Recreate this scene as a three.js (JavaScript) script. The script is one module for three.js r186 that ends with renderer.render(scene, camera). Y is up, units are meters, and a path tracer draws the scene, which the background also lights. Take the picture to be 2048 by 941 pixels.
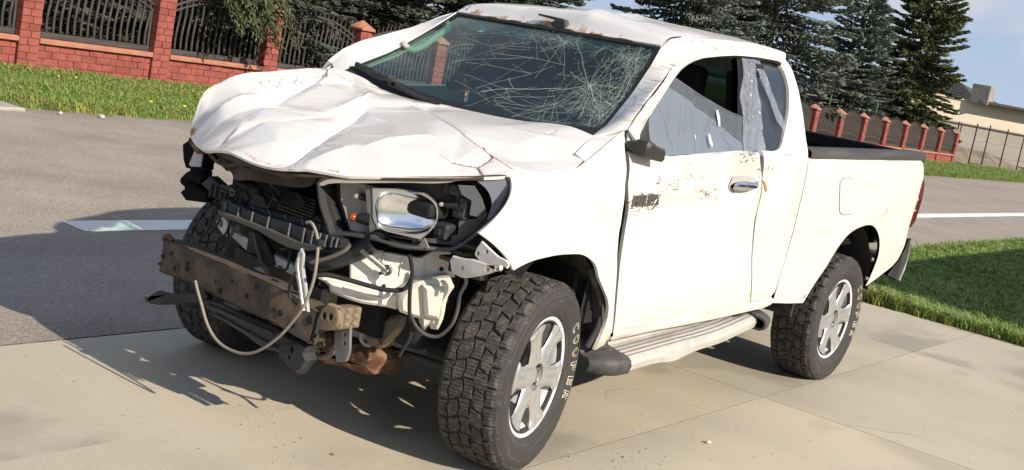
import * as THREE from 'three';
import { mergeGeometries, toCreasedNormals } from 'three/addons/utils/BufferGeometryUtils.js';
import { RoundedBoxGeometry } from 'three/addons/geometries/RoundedBoxGeometry.js';
import { FontLoader } from 'three/addons/loaders/FontLoader.js';
import { TextGeometry } from 'three/addons/geometries/TextGeometry.js';

// ------------------------------------------------------------------ camera, sky, sun, exposure
const W = 1024, H = 470;
const scene = new THREE.Scene();
const camera = new THREE.PerspectiveCamera(22.0, W / H, 0.1, 3000);
camera.position.set(3.3003, 1.5926, 3.7813);
camera.up.set(-0.2382, 0.97107, -0.01684);
camera.lookAt(3.3003 - 0.56733, 1.5926 - 0.1532, 3.7813 - 0.80911);
const renderer = new THREE.WebGLRenderer({ antialias: true });
renderer.setSize(W, H);
renderer.toneMapping = THREE.LinearToneMapping;
renderer.toneMappingExposure = 1.33;
renderer.shadowMap.enabled = true;
const SUN = new THREE.Vector3(1.63, 1.0, 0.10).normalize();
const sun = new THREE.DirectionalLight(new THREE.Color(1.0, 0.908, 0.79), 4.9);
sun.position.copy(SUN).multiplyScalar(60); sun.castShadow = true;
sun.shadow.mapSize.set(4096, 4096);
Object.assign(sun.shadow.camera, { left: -40, right: 40, top: 40, bottom: -40, near: 1, far: 160 });
scene.add(sun, sun.target);

// seeded random + noise
function rng(seed) { let s = seed >>> 0; return () => { s = (s + 0x6D2B79F5) >>> 0; let t = s; t = Math.imul(t ^ (t >>> 15), t | 1); t ^= t + Math.imul(t ^ (t >>> 7), t | 61); return ((t ^ (t >>> 14)) >>> 0) / 4294967296; }; }
function hash(x, y, z, s) { let h = Math.imul(x, 374761393) ^ Math.imul(y, 668265263) ^ Math.imul(z, 2147483647 - 19) ^ Math.imul(s, 1274126177); h = Math.imul(h ^ (h >>> 13), 1274126177); return ((h ^ (h >>> 16)) >>> 0) / 4294967296; }
const fade = t => t * t * (3 - 2 * t), lerp = (a, b, t) => a + (b - a) * t, clamp = (x, a, b) => Math.min(b, Math.max(a, x));
const sm = (a, b, x) => fade(clamp((x - a) / (b - a), 0, 1));
function vn(x, y, z = 0, s = 1, per = 0) {
  const xi = Math.floor(x), yi = Math.floor(y), zi = Math.floor(z), u = fade(x - xi), v = fade(y - yi), w = fade(z - zi);
  const m = per ? (a => ((a % per) + per) % per) : (a => a);
  const g = (a, b, c) => hash(m(xi + a), m(yi + b), zi + c, s);
  return lerp(lerp(lerp(g(0, 0, 0), g(1, 0, 0), u), lerp(g(0, 1, 0), g(1, 1, 0), u), v), lerp(lerp(g(0, 0, 1), g(1, 0, 1), u), lerp(g(0, 1, 1), g(1, 1, 1), u), v), w);
}
function fbm(x, y, z = 0, o = 5, s = 1, per = 0) { let a = .5, t = 0, n = 0, f = 1; for (let i = 0; i < o; i++) { t += a * vn(x * f, y * f, z * f, s + i, per ? per * f : 0); n += a; a *= .5; f *= 2; } return t / n; }

{ // the sky: blue with soft white cloud, a float equirect picture of air and cloud only
  const w = 1024, h = 512, d = new Float32Array(w * h * 4);
  for (let j = 0; j < h; j++) {
    const el = ((j + .5) / h - .5) * Math.PI;
    for (let i = 0; i < w; i++) {
      const az = ((i + .5) / w) * 2 * Math.PI, cx = Math.cos(el) * Math.cos(az), cy = Math.sin(el), cz = Math.cos(el) * Math.sin(az);
      const up = Math.max(0, cy), t = Math.pow(up, .55);
      let r = lerp(.40, .115, t), g = lerp(.485, .20, t), b = lerp(.60, .40, t);
      const k = 3.2 / (up + .25);
      let c = fbm(cx * k + 65.2, cz * k + 38.1, cy * 3.2, 6, 21);
      c = sm(.42, .70, c) * .85 * sm(-.02, .10, cy);
      const sh = fbm(cx * k * 1.7 + 9, cz * k * 1.7, 4, 4, 55);
      r = lerp(r, lerp(.50, .64, sh), c); g = lerp(g, lerp(.50, .625, sh), c); b = lerp(b, lerp(.52, .615, sh), c);
      if (cy < 0) { const q = Math.min(1, -cy * 8); r = lerp(r, .16, q); g = lerp(g, .16, q); b = lerp(b, .15, q); }
      const p = (j * w + i) * 4; d[p] = r; d[p + 1] = g; d[p + 2] = b; d[p + 3] = 1;
    }
  }
  const sky = new THREE.DataTexture(d, w, h, THREE.RGBAFormat, THREE.FloatType);
  sky.mapping = THREE.EquirectangularReflectionMapping; sky.magFilter = sky.minFilter = THREE.LinearFilter; sky.wrapS = THREE.RepeatWrapping; sky.needsUpdate = true;
  scene.background = sky; scene.environment = sky;
}

// ------------------------------------------------------------------ helpers
const D = {"fender":[[.305,1.134],[.321,1.106],[.352,1.069],[.429,1.0],[.496,.943],[.444,.917],[.391,.886],[.34,.85],[.306,.814],[.262,.833],[.205,.85],[.147,.859],[.086,.866],[-.004,.868],[-.103,.863],[-.167,.844],[-.219,.815],[-.262,.763],[-.321,.709],[-.368,.668],[-.401,.622],[-.414,.56],[-.408,.516],[-.385,.448],[-.469,.457],[-.495,.515],[-.441,.636],[-.391,.782],[-.354,.921],[-.337,1.025],[-.33,1.084],[-.307,1.163],[-.318,1.253],[-.377,1.34]],
"door":[[-.392,1.342],[-.346,1.273],[-.33,1.164],[-.362,1.086],[-.379,1.031],[-.384,.978],[-.391,.912],[-.411,.791],[-.456,.647],[-.505,.519],[-.819,.528],[-1.366,.543],[-1.788,.561],[-1.649,.789],[-1.573,.972],[-1.565,1.119],[-1.543,1.198],[-1.511,1.256],[-1.5,1.31],[-1.4,1.313],[-1.323,1.313],[-.953,1.286],[-.586,1.262],[-.38,1.276]],
"door_frame_out":[[.834,1.342,-.392],[.83,1.41,-.451],[.821,1.481,-.53],[.804,1.53,-.611],[.787,1.574,-.69],[.77,1.615,-.759],[.752,1.652,-.832],[.738,1.68,-.902],[.727,1.701,-.973],[.713,1.723,-1.071],[.699,1.743,-1.191],[.676,1.771,-1.424],[.66,1.786,-1.612],[.649,1.796,-1.744],[.654,1.792,-1.969],[.66,1.786,-2.064]],
"door_frame_in":[[.88,1.283,-.389],[.851,1.335,-.421],[.841,1.393,-.471],[.83,1.442,-.531],[.809,1.505,-.62],[.788,1.562,-.702],[.775,1.597,-.759],[.762,1.626,-.815],[.748,1.652,-.886],[.739,1.67,-.95],[.73,1.689,-1.045],[.717,1.712,-1.237],[.706,1.728,-1.396],[.702,1.733,-1.486],[.696,1.742,-1.672],[.691,1.75,-1.909],[.698,1.739,-1.966]],
"sill":[[-.517,.509],[-.836,.519],[-1.384,.534],[-1.889,.554],[-2.055,.566],[-2.088,.542],[-2.043,.536],[-1.972,.519],[-1.41,.499],[-.856,.49],[-.516,.472]],
"rear_door":[[-1.541,1.294],[-1.554,1.198],[-1.585,1.114],[-1.59,.972],[-1.661,.789],[-1.802,.565],[-2.02,.57],[-2.058,.599],[-2.04,.776],[-2.072,.892],[-2.089,1.006],[-2.1,1.075],[-2.079,1.177],[-2.061,1.248],[-2.044,1.298],[-2.002,1.345],[-2.075,1.532],[-2.093,1.648],[-2.093,1.737],[-2.074,1.778],[-1.976,1.759],[-1.973,1.713],[-1.975,1.662],[-1.952,1.595],[-1.869,1.471],[-1.764,1.36],[-1.706,1.335],[-1.517,1.322]],
"pillar_tape":[[-1.474,1.727],[-1.665,1.74],[-1.61,1.642],[-1.566,1.55],[-1.538,1.437],[-1.515,1.325],[-1.31,1.312],[-1.373,1.537]],
"quarter_glass":[[-1.643,1.753],[-1.937,1.76],[-2.029,1.734],[-2.029,1.664],[-2.004,1.597],[-1.919,1.472],[-1.807,1.353],[-1.742,1.325],[-1.424,1.307]],
"window_sheet":[[-.725,1.588],[-.84,1.559],[-.966,1.528],[-1.09,1.504],[-1.215,1.479],[-1.326,1.462],[-1.437,1.453],[-1.548,1.467],[-1.505,1.327],[-1.311,1.313],[-.942,1.287],[-.575,1.262],[-.478,1.289],[-.498,1.397],[-.514,1.442],[-.603,1.505]],
"mirror_patch":[[-.515,1.442],[-.489,1.396],[-.487,1.319],[-.56,1.285],[-.577,1.26],[-.419,1.264],[-.371,1.27],[-.406,1.331],[-.459,1.389]],
"bed_side":[[-2.061,1.309],[-2.64,1.326],[-3.283,1.345],[-3.914,1.362],[-3.997,1.294],[-4.025,1.234],[-3.996,1.218],[-3.958,1.082],[-3.929,.967],[-3.937,.924],[-4.036,.915],[-4.062,.844],[-4.017,.775],[-3.92,.708],[-3.693,.628],[-3.436,.556],[-3.467,.645],[-3.486,.754],[-3.423,.854],[-3.298,.927],[-3.147,.951],[-2.974,.932],[-2.828,.887],[-2.739,.811],[-2.671,.713],[-2.579,.618],[-2.516,.507],[-2.322,.518],[-2.111,.536],[-2.078,.597],[-2.06,.775],[-2.091,.892],[-2.108,1.006],[-2.119,1.075],[-2.098,1.177],[-2.08,1.249]],
"fuel_door":[[-2.579,1.209],[-2.736,1.211],[-2.794,1.189],[-2.842,1.113],[-2.862,1.047],[-2.836,1.018],[-2.707,1.016],[-2.645,1.03],[-2.595,1.097],[-2.558,1.191]],
"tail_light":[[-4.064,1.239],[-4.107,1.197],[-4.115,1.078],[-4.095,.962],[-4.012,.917],[-3.951,.921],[-3.932,.965],[-3.973,1.079],[-4.026,1.225]],
"handle_cup":[[-1.223,1.143],[-1.251,1.18],[-1.361,1.191],[-1.482,1.185],[-1.515,1.157],[-1.463,1.135],[-1.333,1.126],[-1.259,1.13]],
"orange":[[-1.554,1.182],[-1.584,1.178],[-1.633,1.14],[-1.621,1.13],[-1.588,1.154]],
"emblem":[[-.371,1.085],[-.584,1.113],[-.595,1.067],[-.39,1.05]],
"hood_ctrl":[[-.62,.985,.55],[-.5,.975,.62],[-.388,.975,.675],[-.28,.994,.724],[-.135,1.015,.767],[.0,1.006,.78],[.105,1.007,.772],[.236,1.03,.741],[.391,1.038,.673],[.605,1.083,.524],[.731,1.113,.406],[.812,1.135,.318],[.842,1.159,.165],[.865,1.179,.034],[.865,1.19,-.015],[.8,1.235,-.1],[.76,1.28,-.22],[-.78,1.07,.42],[-.8,1.141,.392],[-.8,1.201,.295],[-.8,1.24,.22],[-.8,1.276,.023],[-.8,1.315,-.216],[-.79,1.325,-.33],[-.77,1.352,-.46],[-.624,1.332,-.45],[-.453,1.289,-.431],[-.344,1.27,-.419],[-.18,1.28,-.4],[.074,1.279,-.374],[.367,1.29,-.342],[.609,1.313,-.315],[.734,1.3,-.302],[.0,1.165,.3],[.45,1.19,.2],[-.45,1.17,.25],[.0,1.23,-.05],[.45,1.255,-.08],[-.5,1.26,-.08],[-.6,1.14,.42],[.0,1.09,.6],[.4,1.12,.5],[-.4,1.09,.55]],
"hood_out":[[-.62,.555],[-.5,.625],[-.388,.678],[-.28,.726],[-.135,.768],[.0,.782],[.105,.773],[.236,.742],[.391,.674],[.605,.525],[.731,.407],[.8,.325],[.838,.165],[.862,.034],[.866,-.015],[.8,-.1],[.765,-.22],[.74,-.3],[.609,-.318],[.367,-.345],[.074,-.376],[-.18,-.403],[-.344,-.42],[-.453,-.432],[-.624,-.451],[-.765,-.465],[-.79,-.33],[-.8,-.1],[-.8,.15],[-.8,.33],[-.79,.4],[-.75,.455],[-.68,.515]],
"creases":{"A":[[-.74,-.262],[-.654,-.145],[-.567,.052],[-.519,.204],[-.441,.477],[-.515,.532]],
"B":[[-.396,-.274],[-.417,-.246],[-.333,-.084],[-.274,.062],[-.243,.19]],
"C":[[-.216,-.027],[-.08,.224],[.047,.478],[.125,.667],[.154,.758]],
"D":[[-.563,-.31],[-.358,-.333],[.216,.018],[.516,.173],[.67,.226],[.774,.252]],
"E":[[.547,.152],[.658,.225],[.665,.317],[.591,.369]],
"E2":[[.665,.317],[.731,.366]],
"F":[[-.326,.58],[-.339,.613],[-.318,.662],[-.317,.706]],
"H":[[.6,-.163],[.595,-.251]],
"I":[[.249,.544],[.278,.473],[.277,.368],[.326,.229],[.479,.202]],
"J":[[-.349,.551],[-.214,.471],[-.194,.278],[-.274,.062]],
"K":[[.69,.192],[.74,.076],[.783,-.085]],
"L":[[.194,.682],[.219,.564],[.24,.486]],
"M":[[-.783,-.312],[-.65,-.177]],
"N":[[-.782,.411],[-.61,.438],[-.562,.277]]},"lamp_out":[[.278,.989],[.303,1.011],[.533,1.062],[.801,1.129],[.813,1.097],[.804,1.043],[.788,.987],[.755,.919],[.701,.846],[.649,.834],[.567,.823],[.488,.831],[.425,.832],[.35,.818],[.299,.918],[.285,.963]],
"lamp_trim":[[.278,.985],[.303,1.011],[.533,1.062],[.66,1.093],[.705,1.102],[.656,1.076],[.543,1.05],[.413,1.018],[.319,.995],[.293,.981]],
"lamp_div":[[.409,1.008],[.446,1.013],[.447,.966],[.463,.897],[.476,.86],[.505,.841],[.48,.831],[.45,.835],[.432,.908]],
"lamp_bowl_frame":[[.441,1.003],[.521,1.016],[.543,1.01],[.577,1.016],[.608,.997],[.621,.981],[.628,.938],[.622,.907],[.592,.858],[.472,.866],[.454,.928]],
"lamp_bowl_c":[[.543,.948],[.466,.93],[.62,.963],[.533,1.017],[.559,.868]],
"lamp_pts":[[.38,.885],[.372,.96],[.612,.99],[.63,.889]],
"lamp_steps":[[.678,1.074],[.72,1.081],[.743,1.044],[.759,1.002],[.743,.971],[.72,.975],[.72,1.026],[.692,1.042]],
"lamp_lens":[[.73,1.101],[.801,1.125],[.812,1.097],[.802,1.043],[.787,.989],[.772,.967],[.776,1.034],[.759,1.075]],
"lamp_floor":[[.464,.842],[.601,.846],[.675,.85],[.725,.917],[.762,.981],[.726,.963],[.676,.946],[.679,.892],[.626,.865]],
"beam":[[-.557,.572],[-.469,.584],[-.334,.595],[-.215,.592],[-.126,.598],[-.017,.594],[.162,.589],[.282,.57],[.336,.555],[.383,.542],[.379,.485],[.373,.426],[.317,.433],[.261,.448],[.179,.462],[.071,.464],[-.082,.474],[-.244,.475],[-.357,.471],[-.551,.446]],
"beam_holes":[[-.533,.511],[-.459,.541],[-.551,.475],[-.321,.539],[-.318,.518],[-.403,.495],[-.114,.522],[-.088,.494],[-.027,.549],[.103,.561],[.061,.514],[.206,.503],[.235,.498]],
"beam_end":[[.308,.545],[.353,.552],[.416,.579],[.468,.579],[.485,.515],[.448,.493],[.395,.468],[.383,.419],[.353,.414],[.36,.478]],
"beam_slot":[[.37,.533],[.391,.541],[.396,.488],[.385,.433],[.362,.424]],
"hang_plate":[[.39,.461],[.409,.489],[.461,.507],[.47,.457],[.478,.409],[.468,.374],[.424,.358],[.404,.399]],
"tow_hook":[[.323,.392,.6],[.294,.379,.6],[.284,.355,.6],[.303,.343,.6],[.343,.352,.6],[.378,.378,.6],[.38,.396,.6]],
"lower_bar":[[-.287,.401],[-.185,.414],[-.095,.407],[.02,.404],[.121,.402],[.195,.388],[.277,.391],[.318,.388],[.308,.362],[.324,.337],[.303,.302],[.284,.271],[.226,.285],[.167,.319],[.092,.31],[-.044,.332],[-.171,.349],[-.273,.377]],
"lower_lip":[[.202,.36],[.3,.397],[.345,.396],[.33,.368],[.35,.348],[.332,.312],[.308,.29],[.263,.304],[.21,.324]],
"splash_flap":[[-.839,.242],[-.825,.233],[-.804,.265],[-.769,.292],[-.699,.299],[-.519,.346],[-.459,.356],[-.455,.336],[-.654,.263],[-.743,.236],[-.806,.225]],
"grille_bar":[[-.222,.804],[-.181,.815],[-.039,.806],[.135,.811],[.301,.812],[.417,.817],[.429,.807],[.418,.786],[.322,.766],[.233,.749],[.007,.761],[-.213,.767]],
"grille_bar2":[[-.13,.815],[.01,.819],[.17,.832],[.274,.834],[.339,.828],[.343,.81],[.259,.806],[.093,.802],[-.083,.797]],
"grille_lip":[[-.212,.777],[.027,.772],[.137,.768],[.246,.762],[.343,.777],[.346,.761],[.25,.733],[.134,.734],[.021,.751],[-.208,.758]],
"grille_top":[[-.425,.865],[-.353,.841],[-.234,.815],[-.222,.79],[-.311,.786],[-.421,.805],[-.472,.823]],
"gusset":[[-.385,.686],[-.37,.715],[-.329,.709],[-.291,.673],[-.297,.647],[-.334,.646]],
"support_a":[[-.314,.656],[-.293,.671],[-.186,.664],[-.191,.613]],
"support_b":[[-.091,.646],[.061,.628],[.112,.62],[.098,.585],[-.04,.598]],
"support_all":[[-.325,.654],[-.304,.668],[-.193,.663],[-.086,.641],[.102,.617],[.212,.607],[.211,.568],[.088,.582],[-.05,.595],[-.201,.61]],
"strap":[[-.184,.699],[-.133,.704],[-.053,.656],[-.019,.605],[-.052,.587],[-.102,.62],[-.182,.613]],
"condenser":[[-.32,.597],[.186,.558],[.205,.475],[-.306,.507]],
"intercooler":[[-.145,.871],[.022,.867],[.031,.78],[.012,.765],[-.18,.768],[-.178,.825]],
"core_small":[[-.406,.848],[-.329,.869],[-.324,.821],[-.417,.8]],
"hood_under1":[[-.405,.965],[-.277,.991],[-.187,1.002],[-.111,1.002],[-.046,.996],[.011,.993],[.079,.995],[.191,1.014],[.286,1.018],[.256,1.0],[.195,.992],[.143,.97],[.063,.975],[-.025,.971],[-.128,.972],[-.222,.939],[-.293,.923]],
"hood_under2":[[-.421,.908],[-.215,.964],[-.094,.965],[.009,.97],[.093,.967],[.213,1.001],[.204,.973],[.159,.947],[.037,.929],[-.052,.925],[-.169,.902],[-.281,.904]],
"corner_black":[[-.846,.918],[-.808,.944],[-.774,1.002],[-.743,.978],[-.721,.912],[-.746,.846],[-.742,.829],[-.804,.823],[-.824,.849]],
"corner_white":[[-.695,.916],[-.64,.92],[-.639,.85],[-.664,.84],[-.717,.854]],
"corner_rust":[[-.717,.968],[-.67,.96],[-.612,.959],[-.619,.92],[-.653,.913],[-.69,.935]],
"corner_break":[[-.631,.836],[-.58,.834],[-.567,.793],[-.504,.78],[-.491,.749],[-.501,.739],[-.626,.721],[-.666,.746],[-.642,.766],[-.658,.794]],
"apron":[[.066,.716],[.114,.779],[.213,.779],[.277,.775],[.32,.778],[.354,.804],[.419,.824],[.449,.815],[.457,.719],[.392,.71],[.336,.683],[.304,.661],[.278,.631],[.263,.597],[.214,.604],[.147,.615],[.079,.64]],
"apron_hole":[[.069,.735],[.142,.756],[.155,.676],[.094,.683]],
"frame_rail":[[-.042,.656],[-.029,.67],[.071,.665],[.156,.65],[.24,.638],[.26,.633],[.256,.578],[.218,.583],[.124,.585],[.064,.597],[.011,.611],[.0,.635]],
"arm_bracket":[[.718,.808],[.728,.829],[.775,.831],[.814,.838],[.882,.839],[.936,.849],[.92,.824],[.895,.806],[.833,.778],[.784,.763],[.736,.77]],
"up_bracket":[[.857,.914],[.896,.896],[.938,.879],[.974,.875],[.987,.866],[.982,.849],[.961,.854],[.908,.845],[.862,.846],[.838,.861],[.84,.882]],
"tank":[[.265,.671],[.299,.7],[.363,.721],[.42,.734],[.441,.701],[.424,.661],[.421,.577],[.409,.536],[.383,.536],[.376,.558],[.358,.529],[.344,.569],[.297,.575],[.258,.585],[.249,.638]],
"tank_rib":[[.319,.698],[.399,.704],[.399,.581],[.346,.586]],
"intake_hose":[[.515,.837,.6],[.475,.816,.6],[.431,.792,.6],[.391,.76,.6],[.34,.726,.6],[.282,.7,.6],[.225,.685,.6]],
"strut_rod":[[.454,.788,.623],[.519,.724,.542]],
"pale_hose":[[.342,.859,.8],[.363,.866,.8],[.397,.837,.8],[.413,.798,.8],[.419,.764,.8],[.421,.677,.8],[.402,.595,.8],[.384,.552,.8],[.344,.491,.8],[.305,.44,.8],[.236,.374,.8],[.176,.335,.8],[.105,.314,.8],[-.003,.32,.8],[-.074,.361,.8],[-.134,.438,.8],[-.164,.479,.8],[-.183,.509,.8]],
"bent_strip":[[.31,.759],[.327,.74],[.331,.703],[.36,.64],[.394,.549],[.36,.55],[.322,.629],[.294,.697],[.299,.729]],
"harness_a":[[.623,.808,.556],[.635,.75,.541],[.637,.692,.539],[.646,.596,.527],[.656,.549,.515],[.655,.503,.516],[.645,.464,.528],[.639,.437,.535]],
"harness_b":[[.61,.712,.508],[.602,.681,.518],[.589,.669,.534],[.555,.664,.577],[.505,.674,.639],[.464,.684,.69],[.419,.69,.746],[.393,.679,.779]],
"harness_c":[[.662,.594,.539],[.681,.554,.515],[.707,.532,.482],[.731,.532,.452],[.756,.577,.421],[.764,.633,.411],[.764,.693,.412],[.772,.741,.401],[.76,.775,.416]],
"thin_pipe":[[.488,.815,.72],[.469,.792,.72],[.416,.755,.72],[.36,.726,.72],[.318,.706,.72]],
"spring_clip":[[-.254,.696,.58],[-.272,.642,.58],[-.292,.596,.58],[-.313,.558,.58]],
"diff":[[.085,.278],[.107,.306],[.267,.354],[.338,.37],[.391,.358],[.418,.333],[.399,.275],[.337,.259],[.243,.256],[.131,.237]],
"arm_cast":[[.336,.439],[.44,.522],[.482,.527],[.481,.489],[.431,.415],[.377,.365],[.336,.348],[.309,.382],[.329,.412]],
"cross_dark":[[.08,.44],[.208,.488],[.339,.499],[.358,.475],[.307,.43],[.275,.43],[.149,.383]],
"cv_shaft":[[.191,.219,.1],[.297,.242,.1],[.425,.272,.1],[.501,.285,.1]],
"tie_rod":[[.256,.304,-.12],[.377,.319,-.12]],
"bumper_corner":[[-4.2,.827],[-4.249,.758],[-4.243,.635],[-4.166,.544],[-3.79,.612],[-4.023,.695],[-4.131,.765],[-4.162,.829]],
"roof_fin":[[.111,1.728,-.911],[.046,1.704,-.924],[-.001,1.715,-.933],[.038,1.734,-.926],[-.086,1.745,-.95],[-.078,1.751,-.948],[.048,1.744,-.924],[.1,1.745,-.914]],
"board":[[.9,.468,-.446],[.9,.378,-.644],[.9,.34,-.668],[.9,.445,-1.964],[.9,.417,-1.985],[.9,.53,-1.927]],
"board2":[[.97,.414,-.515],[.97,.377,-.538],[.97,.425,-.158],[.97,.478,-1.797],[.97,.451,-1.811]],
"cab_crack":[[.729,1.697,-.711],[.7,1.742,-.886]],
"shock_can":[[.385,.728,.533],[.392,.662,.525],[.364,.686,.56],[.413,.696,.497]],
"pillar_edge_in":[[.9,1.335,-1.706],[.889,1.36,-1.764],[.843,1.471,-1.869],[.788,1.595,-1.952],[.751,1.662,-1.975],[.721,1.713,-1.973],[.7,1.742,-1.941],[.695,1.749,-1.9],[.701,1.741,-1.663]],
"pillar_edge_out":[[.897,1.359,-2.005],[.819,1.533,-2.075],[.76,1.647,-2.089],[.704,1.737,-2.093],[.667,1.78,-2.09]]};
const V = (x, y, z) => new THREE.Vector3(x, y, z), v3 = a => new THREE.Vector3(a[0], a[1], a[2]);
const taken = {};
function numbered(n) { if (taken[n] === undefined) { taken[n] = 0; return n; } taken[n]++; return n + '_' + String(taken[n]).padStart(3, '0'); }
function mesh(name, geo, mat, parent) { const m = new THREE.Mesh(geo, mat); m.name = parent && parent !== scene ? name : numbered(name); m.castShadow = m.receiveShadow = true; (parent || scene).add(m); return m; }
function group(name, parent) { const g = new THREE.Group(); g.name = parent && parent !== scene ? name : numbered(name); (parent || scene).add(g); return g; }
function tag(o, label, category, grp) { o.userData.label = label; o.userData.category = category; if (grp) o.userData.group = grp; return o; }
function structure(o) { o.userData.kind = 'structure'; return o; }
function geoFrom(pos, nor, uv, idx) {
  const g = new THREE.BufferGeometry(); g.setAttribute('position', new THREE.Float32BufferAttribute(pos, 3));
  if (nor) g.setAttribute('normal', new THREE.Float32BufferAttribute(nor, 3));
  g.setAttribute('uv', new THREE.Float32BufferAttribute(uv, 2)); if (idx) g.setIndex(idx); if (!nor) g.computeVertexNormals(); return g;
}
const merge = list => mergeGeometries(list.map(g => { const q = g.index ? g.toNonIndexed() : g; for (const k of Object.keys(q.attributes)) if (!['position', 'normal', 'uv'].includes(k)) q.deleteAttribute(k); return q; }));
// grid surface from f(u,v); smooth normals
function surf(nu, nv, f, uvf) {
  const pos = [], uv = [], idx = [];
  for (let j = 0; j <= nv; j++) for (let i = 0; i <= nu; i++) { const u = i / nu, v = j / nv, p = f(u, v); pos.push(p.x, p.y, p.z); const t = uvf ? uvf(p, u, v) : [u, v]; uv.push(t[0], t[1]); }
  for (let j = 0; j < nv; j++) for (let i = 0; i < nu; i++) { const a = j * (nu + 1) + i, b = a + 1, c = a + nu + 1, e = c + 1; idx.push(a, b, e, a, e, c); }
  return geoFrom(pos, null, uv, idx);
}
// the same with a back face offset by thick and a rim
function sheet(nu, nv, f, thick, uvf) {
  const a = surf(nu, nv, f, uvf), P = a.attributes.position, N = a.attributes.normal;
  const q = (i, j) => { const k = j * (nu + 1) + i; return V(P.getX(k) - N.getX(k) * thick, P.getY(k) - N.getY(k) * thick, P.getZ(k) - N.getZ(k) * thick); };
  const b = surf(nu, nv, (u, v) => q(nu - Math.round(u * nu), Math.round(v * nv)), uvf);
  const o = (i, j) => { const k = j * (nu + 1) + i; return V(P.getX(k), P.getY(k), P.getZ(k)); };
  const rim = (n, fa) => surf(n, 1, (u, v) => { const [i, j] = fa(Math.round(u * n)); return v ? q(i, j) : o(i, j); }, uvf);
  return merge([a, b, rim(nu, i => [i, 0]), rim(nu, i => [nu - i, nv]), rim(nv, j => [0, nv - j]), rim(nv, j => [nu, j])]);
}
// Hermite smoothing of an outline that keeps its sharp corners
function smooth(pts, closed = true, n = 4, cos = .72) {
  const m = pts.length, dim = pts[0].length, out = [];
  const sub = (a, b) => a.map((x, i) => x - b[i]), len = a => Math.hypot(...a);
  const tan = i => {
    if (!closed && (i === 0 || i === m - 1)) return null;
    const a = sub(pts[i], pts[(i - 1 + m) % m]), b = sub(pts[(i + 1) % m], pts[i]), la = len(a), lb = len(b);
    if (a.reduce((s, x, k) => s + x * b[k], 0) / (la * lb + 1e-12) < cos) return null;
    return a.map((x, k) => (x / la + b[k] / lb) / 2);
  };
  for (let i = 0; i < (closed ? m : m - 1); i++) {
    const p = pts[i], q = pts[(i + 1) % m], d = sub(q, p), L = len(d), t0 = tan(i) || d.map(x => x / L), t1 = tan((i + 1) % m) || d.map(x => x / L);
    for (let k = 0; k < n; k++) { const t = k / n, t2 = t * t, t3 = t2 * t; out.push(p.map((x, c) => (2 * t3 - 3 * t2 + 1) * x + (t3 - 2 * t2 + t) * L * t0[c] + (-2 * t3 + 3 * t2) * q[c] + (t3 - t2) * L * t1[c])); }
  }
  if (!closed) out.push(pts[m - 1].slice());
  return out;
}
function clipCell(poly, x0, y0, x1, y1) {
  const cut = (P, f, g) => { const o = []; for (let i = 0; i < P.length; i++) { const a = P[i], b = P[(i + 1) % P.length], fa = f(a), fb = f(b); if (fa >= 0) o.push(a); if (fa * fb < 0) { const t = fa / (fa - fb); o.push([a[0] + (b[0] - a[0]) * t, a[1] + (b[1] - a[1]) * t]); } } return o; };
  let P = cut(poly, a => a[0] - x0); P = cut(P, a => x1 - a[0]); P = cut(P, a => a[1] - y0); return cut(P, a => y1 - a[1]);
}
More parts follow.
